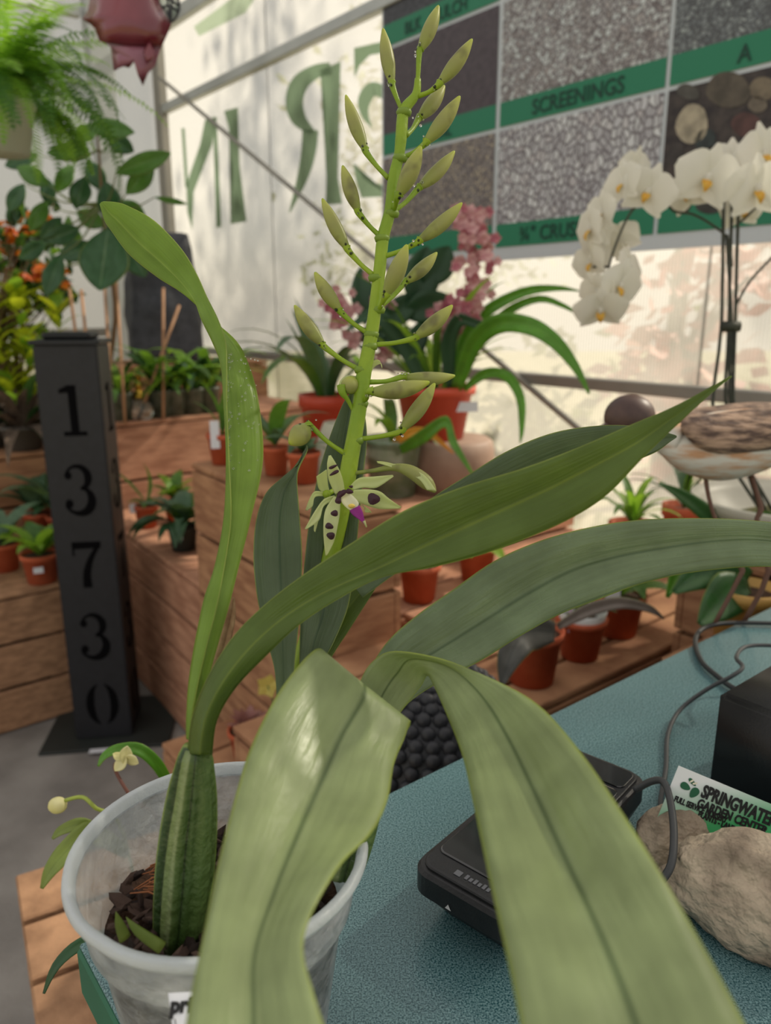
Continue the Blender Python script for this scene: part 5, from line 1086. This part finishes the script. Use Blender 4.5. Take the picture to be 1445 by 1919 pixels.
M_suc = mat('pink_succulent', (180, 120, 116), (140, 110, 96), 30, .5, transl=.15)
for r_, n_, tl_ in ((.0, 6, .25), (.0, 8, .7), (.0, 10, 1.1)): leaves(p, n_, .055, M_suc, .5, .3, 'lance', (tl_, tl_+.1), .08, .004, jitter=.1)
ys = root('yellow_flower_plant', 'tiny potted plant with one yellow flower peeking over the middle leaf', 'potted plant', tuple(put(.84, 1.42, .30)))
potparts(ys, .035, .06, M_terra); yb = wloc(ys)
yt = px(502, 1285, (yb-V((0, 0, H))).dot(V((0, CP, -SP)))); tube('stem', [yb+V((0, 0, .05)), yt], .002, M_green, ys, 5)
yf = floret_mesh(5, .03, mat('yellow_petal', (232, 222, 120), rough=.5, transl=.4), .3, .8); o = link('flower', yf, ys, False); o.location = yt-yb; o.rotation_euler = (1.3, 0, .2)
leaves(ys, 4, .06, M_green, .3, 1.2, 'lance', (.3, 1), .055)
# ---------------------------------------------------------------- small orchid behind the clear pot
so_ = potted('small_orchid', 'small orchid with pale yellow blooms showing past the left side of the clear pot', 'potted plant', V((lp.x, lp.y, .5215)) - lq*.33 + ld*.13, .05, .085, M_terra); sb = wloc(so_)
st_o = mat('small_orchid_stem', (150, 165, 70), rough=.5)
arch([(330, 1500, .80), (300, 1440, .74), (262, 1405, .72), (222, 1404, .72), (196, 1416, .72), (184, 1436, .72)], 26, M_lf2, so_)
tube('flower_stem', [sb+V((0, 0, .08)), px(300, 1560, .76), px(250, 1500, .72), px(215, 1440, .72), px(228, 1422, .71)], .0016, mat('brown_stem', (110, 70, 60), rough=.6), so_, 6, 4)
tube('flower_stem', [sb+V((0, 0, .08)), px(230, 1560, .74), px(180, 1515, .70), px(155, 1494, .70), px(122, 1500, .70)], .0018, st_o, so_, 6, 4)
M_cb = mat('cream_bud', (226, 220, 150), (236, 232, 190), 40, .5, transl=.3)
vs, fs = sphere_data(px(108, 1509, .70), .0075, 1.15, 1, 1, 12, 8); ob('bud', vs, fs, M_cb, so_, True)
for (u, v, a, l_, w_) in ((236, 1416, 80, 36, 24), (226, 1432, 230, 34, 20), (246, 1424, 330, 30, 18), (222, 1418, 150, 24, 16)): leafpx(u, v, a, l_, w_, .705, M_cb, so_, .004, 'petal')
M_so = leafmat('small_orchid_leaf', (140, 158, 80), (170, 190, 70), (120, 140, 70), .4, .2, 3)
arch([(230, 1600, .74), (180, 1560, .71), (150, 1545, .70), (115, 1556, .70), (98, 1572, .70)], 30, M_so, so_)
arch([(240, 1600, .74), (170, 1560, .70), (130, 1590, .69), (95, 1630, .68), (78, 1665, .68)], 44, M_so, so_)
arch([(300, 1780, .66), (210, 1755, .60), (150, 1770, .58), (105, 1810, .57), (82, 1862, .57)], 26, M_greend, so_)
tagpart(so_, (-.03, -.03, .09), .02, .05)
# ---------------------------------------------------------------- white moth orchid in a white bowl
zw = .86
wo = root('white_moth_orchid', 'white moth orchid on dark canes in a wide white bowl at the right', 'potted plant', tuple(put(1.615, .69, zw))); wb = wloc(wo)
M_bowl = mat('white_bowl', (214, 210, 196), (200, 196, 182), 10, .4, transl=.2)
lathe('bowl', wb, [(.001, 0), (.06, 0), (.12, .035), (.175, .095), (.185, .115), (.181, .118), (.165, .098), (.11, .05), (.001, .03)], M_bowl, wo, 44)
lathe('moss', wb, [(.12, .06), (.06, .085), (.001, .09)], mat('moss', (110, 104, 62), (70, 78, 44), 60, .9, bump=.8, bscale=120), wo, 24)
M_phl = leafmat('moth_orchid_leaf', (62, 104, 56), (110, 150, 50), (50, 90, 50), .35, .2, 3)
M_cane = mat('dark_cane', (40, 44, 36), (58, 60, 46), 40, .6)
sw = (wb+V((0, 0, .1)) - V((0, 0, H))).dot(V((0, CP, -SP)))
cb = wb+V((-.03, 0, .07))
for u0, v0, uB, vB in ((1356, 380, 1340, 800), (1372, 372, 1366, 790), (1384, 380, 1378, 790), (1362, 440, 1372, 780)):
    tube('cane', [px(u0, v0, sw), px((u0+uB)/2+(4 if u0 < 1370 else -3), 610, sw), px(uB, vB, sw), cb+V((random.uniform(-.02, .02), random.uniform(-.01, .01), 0))], .0036, M_cane, wo, 7, 4)
tube('tie', [px(1352, 612, sw), px(1386, 612, sw)], .011, M_cane, wo, 8)
def ft(pts, r_=.0026): tube('flower_stem', [px(*p) for p in pts], r_, M_cane, wo, 7, 4)
ft([(1372, 500, sw), (1365, 450, sw), (1340, 425, sw), (1300, 402, sw), (1262, 395, sw), (1245, 368, sw)])
ft([(1190, 385, sw), (1170, 420, sw-.01), (1150, 470, sw-.01), (1140, 510, sw-.01), (1143, 545, sw-.01)])
ft([(1245, 368, sw), (1215, 360, sw), (1185, 395, sw)])
ft([(1378, 575, sw), (1400, 535, sw), (1425, 505, sw), (1460, 470, sw)])
ft([(1380, 420, sw), (1395, 410, sw), (1420, 385, sw)]); ft([(1140, 500, sw), (1112, 500, sw)])
for a, b, w_ in (((1380, 1010), (1235, 905), 34), ((1380, 1005), (1445, 960), 44), ((1370, 1010), (1290, 990), 26)):
    arch([(a[0], a[1], sw-.02), ((a[0]*2+b[0])/3, a[1]*.6+b[1]*.4, sw-.06), ((a[0]+b[0]*2)/3, a[1]*.25+b[1]*.75, sw-.1), (b[0], b[1], sw-.14)], w_, M_phl, wo)
M_wp = mat('white_petal', (232, 230, 222), (240, 238, 232), 20, .5, transl=.4, tcol=(240, 238, 225))
M_ly = mat('yellow_lip', (224, 200, 70), (214, 150, 60), 200, .5, transl=.2)
def petmesh(nm, ln, wd, cup, mt, sh=.55):
    vs, fs = [], []; n, c = 7, 4
    for i in range(n+1):
        t_ = i/n; w_ = wd*.5*max(.1, math.sin(math.pi*min(1, t_**sh))**.75 if t_ < 1 else .12) if i else wd*.12
        if i == n: w_ = wd*.08
        for k in range(c+1):
            q_ = k/c*2-1; vs.append((q_*w_, ln*t_, cup*math.sin(t_*2.4)*ln*.35 - cup*.16*abs(q_)**2*ln))
    for i in range(n):
        for k in range(c): a = i*(c+1)+k; fs.append((a, a+1, a+c+2, a+c+1))
    return mesh(nm, vs, fs, mt, True)
P_big, P_sep, P_lip = petmesh('petal', .046, .060, .35, M_wp, .8), petmesh('sepal', .044, .032, .3, M_wp), petmesh('lip', .019, .014, 1.2, M_ly)
vsc, fsc = sphere_data((0, 0, .004), .005, 1, 1.4, 1, 10, 8); P_col = mesh('flower', vsc, fsc, M_wp, True)
def phal(u, v, s_, look, roll, sc_=1.0):
    sc_ *= 1.22
    fl_ = link('flower', P_col, wo, False); fl_.location = px(u, v, s_)-wb
    zax = V(look).normalized(); q = zax.to_track_quat('Z', 'Y').to_matrix() @ Matrix.Rotation(roll, 3, 'Z')
    # keep the flower upright: its +Y points up
    yax = (UP - zax*UP.dot(zax)).normalized(); xax = yax.cross(zax); R_ = Matrix((xax, yax, zax)).transposed() @ Matrix.Rotation(roll, 3, 'Z')
    fl_.rotation_euler = R_.to_euler(); fl_.scale = (sc_, sc_, sc_)
    for nm, me_, ang, dz in (('petal', P_big, -1.35, .001), ('petal', P_big, 1.35, .001), ('sepal', P_sep, 0, -.002), ('sepal', P_sep, 2.35, -.002), ('sepal', P_sep, -2.35, -.002), ('lip', P_lip, math.pi, .005)):
        o = link(nm, me_, fl_, False); o.rotation_euler = (0.25 if nm == 'lip' else 0, 0, ang); o.location = (0, 0, dz)
for args in ((1128, 400, sw, (-.9, -.4, 0), .1, .9), (1106, 492, sw+.01, (-.9, -.6, -.3), .3, .85), (1178, 505, sw-.02, (.7, -.6, .2), -.3, .95), (1390, 390, sw+.03, (.2, -.9, -.3), .2, 1.0), (1168, 345, sw-.02, (-.95, -.5, .1), .2, .95), (1190, 320, sw+.02, (-.5, .8, .2), 0, .9), (1215, 360, sw-.04, (-.45, -1, -.05), -.35, 1.05), (1108, 430, sw-.03, (-1, -.25, -.1), .2, .95), (1130, 460, sw+.01, (-.6, .7, 0), .3, 1.0), (1165, 450, sw+.02, (.6, .8, .1), -.6, .8),
             (1160, 535, sw-.05, (.5, -1, -.25), -.2, 1.0), (1122, 545, sw-.03, (-.7, -.6, -.5), .4, .85), (1125, 580, sw-.05, (-.15, -1, -.75), .1, 1.0), (1325, 335, sw-.06, (-.12, -1, -.05), -.25, 1.25), (1290, 360, sw, (-.8, -.6, -.1), .3, .95), (1418, 355, sw-.05, (.1, -1, -.1), .1, 1.25), (1430, 290, sw-.02, (.25, -1, .1), .2, 1.2), (1370, 305, sw+.03, (-.3, -1, .3), 0, 1.0)): phal(*args)
# ---------------------------------------------------------------- yellow pot with big leaves
yp = potted('potted_orchid_plant', 'yellow ochre pot with large rounded green leaves behind the counter corner', 'potted plant', put(1.365, .63, .70), .062, .155, mat('ochre_ceramic', (196, 156, 84), (180, 138, 70), 10, .5))
for pts, w_, m_ in (([(1400, 1090, 1.42), (1360, 1066, 1.40), (1310, 1076, 1.38), (1262, 1110, 1.36)], 88, M_phl), ([(1405, 1100, 1.42), (1370, 1110, 1.38), (1340, 1140, 1.36), (1310, 1170, 1.34)], 90, M_phl), ([(1400, 1080, 1.45), (1330, 1040, 1.46), (1280, 1060, 1.47), (1250, 1120, 1.47)], 60, M_lf2)): arch(pts, w_, m_, yp)
# ---------------------------------------------------------------- bird figure
bf = pz(1368, 1176, ZC); bf.z = ZC
bird = root('bird_figure', 'painted wooden wading bird figure with brown streaked wing and dark head', 'figurine', tuple(bf))
sB = 1.05; M_bel = bpy.data.materials.new('bird_body'); M_bel.use_nodes = True; t = M_bel.node_tree; bb = t.nodes['Principled BSDF']; bb.inputs['Roughness'].default_value = .7
ge = t.nodes.new('ShaderNodeTexCoord'); mp_ = t.nodes.new('ShaderNodeMapping'); mp_.inputs['Scale'].default_value = (14, 14, 60); t.links.new(ge.outputs['Object'], mp_.inputs[0])
nz_ = t.nodes.new('ShaderNodeTexNoise'); nz_.inputs['Scale'].default_value = 1.6; nz_.inputs['Detail'].default_value = 4; t.links.new(mp_.outputs[0], nz_.inputs['Vector'])
r_ = t.nodes.new('ShaderNodeValToRGB'); r_.color_ramp.elements[0].position = .35; r_.color_ramp.elements[0].color = lin((186, 142, 106)); r_.color_ramp.elements[1].position = .58; r_.color_ramp.elements[1].color = lin((204, 200, 190)); t.links.new(nz_.outputs['Fac'], r_.inputs[0]); t.links.new(r_.outputs[0], bb.inputs[0])
M_wing = mat('bird_wing', (84, 66, 58), (168, 140, 118), 1.5, .75, bump=.5, bscale=2, stretch=(26, 26, 110), detail=6, ramp=(.38, .62))
M_hd = mat('bird_head', (64, 46, 44), (88, 66, 58), 30, .45)
rows_ = [(1240, 808, 18), (1258, 826, 34), (1290, 838, 52), (1330, 838, 66), (1375, 832, 68), (1420, 822, 62), (1465, 806, 48), (1510, 788, 28), (1550, 774, 10)]
vs, fs = tube_data([px(u, v, sB) for u, v, r in rows_], [r*sB/F for u, v, r in rows_], 24, 4, True, .85); ob('body', vs, fs, M_bel, bird, True)
rows_ = [(1262, 795, 8), (1285, 802, 30), (1325, 812, 42), (1375, 808, 44), (1430, 800, 42), (1480, 792, 32), (1540, 782, 12), (1580, 776, 3)]
for sgn in (-1, 1):
    P_ = [px(u, v, sB) + V((0, sgn*.030, .004)) for u, v, r in rows_]
    vs, fs = tube_data(P_, [r*sB/F for u, v, r in rows_], 20, 4, True, .62); ob('wing', vs, fs, M_wing, bird, True)
nk = [(1185, 790, 26), (1205, 800, 24), (1230, 812, 26), (1262, 826, 36)]
vs, fs = tube_data([px(u, v, sB) for u, v, r in nk], [r*sB/F for u, v, r in nk], 18, 4); ob('neck', vs, fs, M_bel, bird, True)
vs, fs = sphere_data(px(1180, 782, sB), 45*sB/F, 1.06, .85, .95, 22, 14); ob('head', vs, fs, M_hd, bird, True)
tube('beak', [px(1150, 795, sB), px(1105, 818, sB), px(1060, 850, sB)], [.008, .0045, .001], M_hd, bird, 10, 3)
M_leg = mat('bird_leg', (96, 66, 52), rough=.6)
tube('leg', [px(1322, 890, sB), px(1328, 930, sB), px(1346, 985, sB), px(1388, 1060, sB), px(1384, 1085, sB), pz(1338, 1172, ZC+.003)], [.0035, .0030, .0028, .0040, .0032, .0032], M_leg, bird, 8, 3)
tube('leg', [px(1408, 890, sB), px(1420, 930, sB), px(1426, 955, sB), px(1418, 985, sB), px(1440, 1070, sB), pz(1394, 1166, ZC+.003)], [.0035, .0032, .0042, .0032, .0038, .0032], M_leg, bird, 8, 3)
# ---------------------------------------------------------------- hanging ornaments, rafters
for k, (a_, nm) in enumerate(((1.55, 'trim_10'), (2.6, 'trim_11'), (3.9, 'trim_12'))):
    structure(box(nm, NA(-2.9, a_, 3.30), N*5.05, DW*.05, UP*.05, M_alu, None, .003))
M_mar = mat('maroon_glaze', (104, 34, 46), (126, 52, 64), 8, .22, coat=.6)
M_mar2 = mat('maroon_glaze_pale', (168, 112, 132), (140, 80, 100), 10, .25, coat=.6, transl=.2)
sO = 1.70
orn = root('leaf_ornament', 'glossy maroon leaf shaped hanging ornament with pointed lobes at the top left', 'ornament', tuple(px(240, 60, sO)))
def slab(poly, s_, th, m, nm, parent, dish=.03):
    bm = bmesh.new(); cu, cv = sum(p[0] for p in poly)/len(poly), sum(p[1] for p in poly)/len(poly); ce = bm.verts.new(px(cu, cv, s_-dish)); vsx = [bm.verts.new(px(u, v, s_)) for u, v in poly]; 
    mid = [bm.verts.new(px(cu+(u-cu)*.6, cv+(v-cv)*.6, s_-dish*.7)) for u, v in poly]; n = len(poly)
    for i in range(n): bm.faces.new([mid[i], mid[(i+1) % n], vsx[(i+1) % n], vsx[i]]); bm.faces.new([ce, mid[(i+1) % n], mid[i]])
    o = link(nm, bm_mesh(nm, bm, m, True), parent); md = o.modifiers.new('thickness', 'SOLIDIFY'); md.thickness = th; md.offset = 0; return o
slab([(185, -60), (172, -20), (173, 0), (168, 25), (157, 38), (172, 42), (182, 55), (190, 78), (215, 80), (245, 84), (275, 84), (303, 86), (312, 66), (320, 48), (308, 32), (298, 12), (290, -20), (285, -60)], sO, .012, M_mar, 'upper_lobe', orn)
slab([(192, 78), (208, 84), (212, 105), (215, 132), (228, 121), (242, 124), (254, 108), (264, 112), (268, 160), (276, 138), (290, 124), (296, 104), (304, 84), (250, 76)], sO+.012, .008, M_mar2, 'lower_lobes', orn, .015)
slab([(281, 74), (270, 100), (276, 118), (292, 106)], sO-.012, .006, M_mar, 'folded_point', orn, .004)
oo = px(235, -60, sO); tube('hanging_wire', [oo, V((oo.x, oo.y, 3.32))], .0015, M_alud, orn, 5)
wb_ = root('wire_butterfly', 'black wire and glass butterfly ornament hanging right of the maroon leaf', 'ornament', tuple(px(312, 10, 1.9)))
W_ = lambda pts, r_=.003: tube('wire', [px(u, v, 1.9) for u, v in pts], r_, M_black, wb_, 6, 3)
W_([(292, -30), (298, 8), (318, 42), (336, 18), (330, -20), (322, -40)]); W_([(292, 0), (312, 22), (320, 40)]); W_([(310, -40), (314, 0), (319, 38)]); W_([(328, -30), (322, 4), (320, 38)]); W_([(292, -10), (312, -4), (334, 10)]); W_([(300, 18), (316, 10), (334, 22)])
slab([(292, -30), (298, 8), (318, 42), (336, 18), (330, -20), (310, -40)], 1.902, .002, mat('smoky_glass', (150, 168, 150), rough=.1, alpha=.5), 'glass_wing', wb_, .002)
oo = px(312, -40, 1.9); tube('hanging_wire', [oo, V((oo.x, oo.y, 3.32))], .0012, M_black, wb_, 5)
# ---------------------------------------------------------------- outside: trees that dapple the wall
M_out = mat('outside_leaf', (96, 116, 62), (130, 140, 80), 2, .6, transl=.35, tcol=(150, 170, 70))
M_outr = mat('outside_red_leaf', (176, 84, 76), (190, 120, 90), 3, .6, transl=.35, tcol=(200, 90, 80))
M_bark = mat('outside_bark', (96, 80, 66), rough=.9)
def tree(label, n_, a_, h0, h1, r, cnt, m, lsz=.07, name='tree'):
    c0_ = NA(n_, a_, -.12); t_ = root(name, label, name, tuple(c0_))
    zc = (h0+h1)/2; tube('trunk', [c0_, c0_+V((.05, .02, zc*.6)), c0_+V((.0, .0, zc+.1))], [.06*r, .05*r, .02], M_bark, t_, 8, 3)
    cl = [V((random.gauss(0, .42)*r, random.gauss(0, .42)*r, zc+random.uniform(-.5, .5)*(h1-h0))) for _ in range(16)]
    for q in cl[:10]: tube('branch', [c0_+V((0, 0, max(.2, q.z-.5))), c0_+(V((q.x*.5, q.y*.5, q.z-.15))), c0_+q], [.02, .014, .006], M_bark, t_, 5, 2)
    vs, fs = [], []
    for k in range(cnt):
        q = random.choice(cl); p_ = c0_ + q + V((random.gauss(0, .24)*r, random.gauss(0, .24)*r, random.gauss(0, .20)*(h1-h0)*.6)); d_ = V((random.gauss(0, 1), random.gauss(0, 1), random.gauss(0, .6))).normalized(); e_ = d_.orthogonal().normalized()*lsz*.32; d_ = d_*lsz*.6; i = len(vs)
        if p_.dot(N) < D+.12: continue
        vs += [p_-d_, p_+e_, p_+d_, p_-e_]; fs.append((i, i+1, i+2, i+3))
    o = ob('foliage', vs, fs, m, t_); o['kind'] = 'stuff'
random.seed(5)
tree('leafy tree outside the clear wall casting dappled shade over the painted letters', 5.4, 3.3, 2.6, 4.9, 1.3, 5200, M_out, .13)
tree('smaller leafy tree outside the clear wall toward the greenhouse corner', 6.6, 7.2, 1.6, 4.6, 1.4, 4200, M_out, .12)
tree('red leaved shrub blurred behind the clear wall below the sample board', 3.6, 2.1, .7, 1.8, .45, 420, M_outr, .13, 'shrub')
tree('green shrub blurred behind the clear wall at the right edge', 4.4, 1.2, .6, 1.9, .5, 500, M_out, .13, 'shrub')
tree('low green shrub behind the clear wall under the lower rail', 3.5, 3.1, .1, 1.3, .6, 500, M_out, .12, 'shrub')
tree('unseen added tree outside whose canopy breaks up the sun over the counter', 4.9, -.7, 3.4, 6.2, 1.5, 3000, M_out, .13)  # added out of view to break up the sun on the foreground
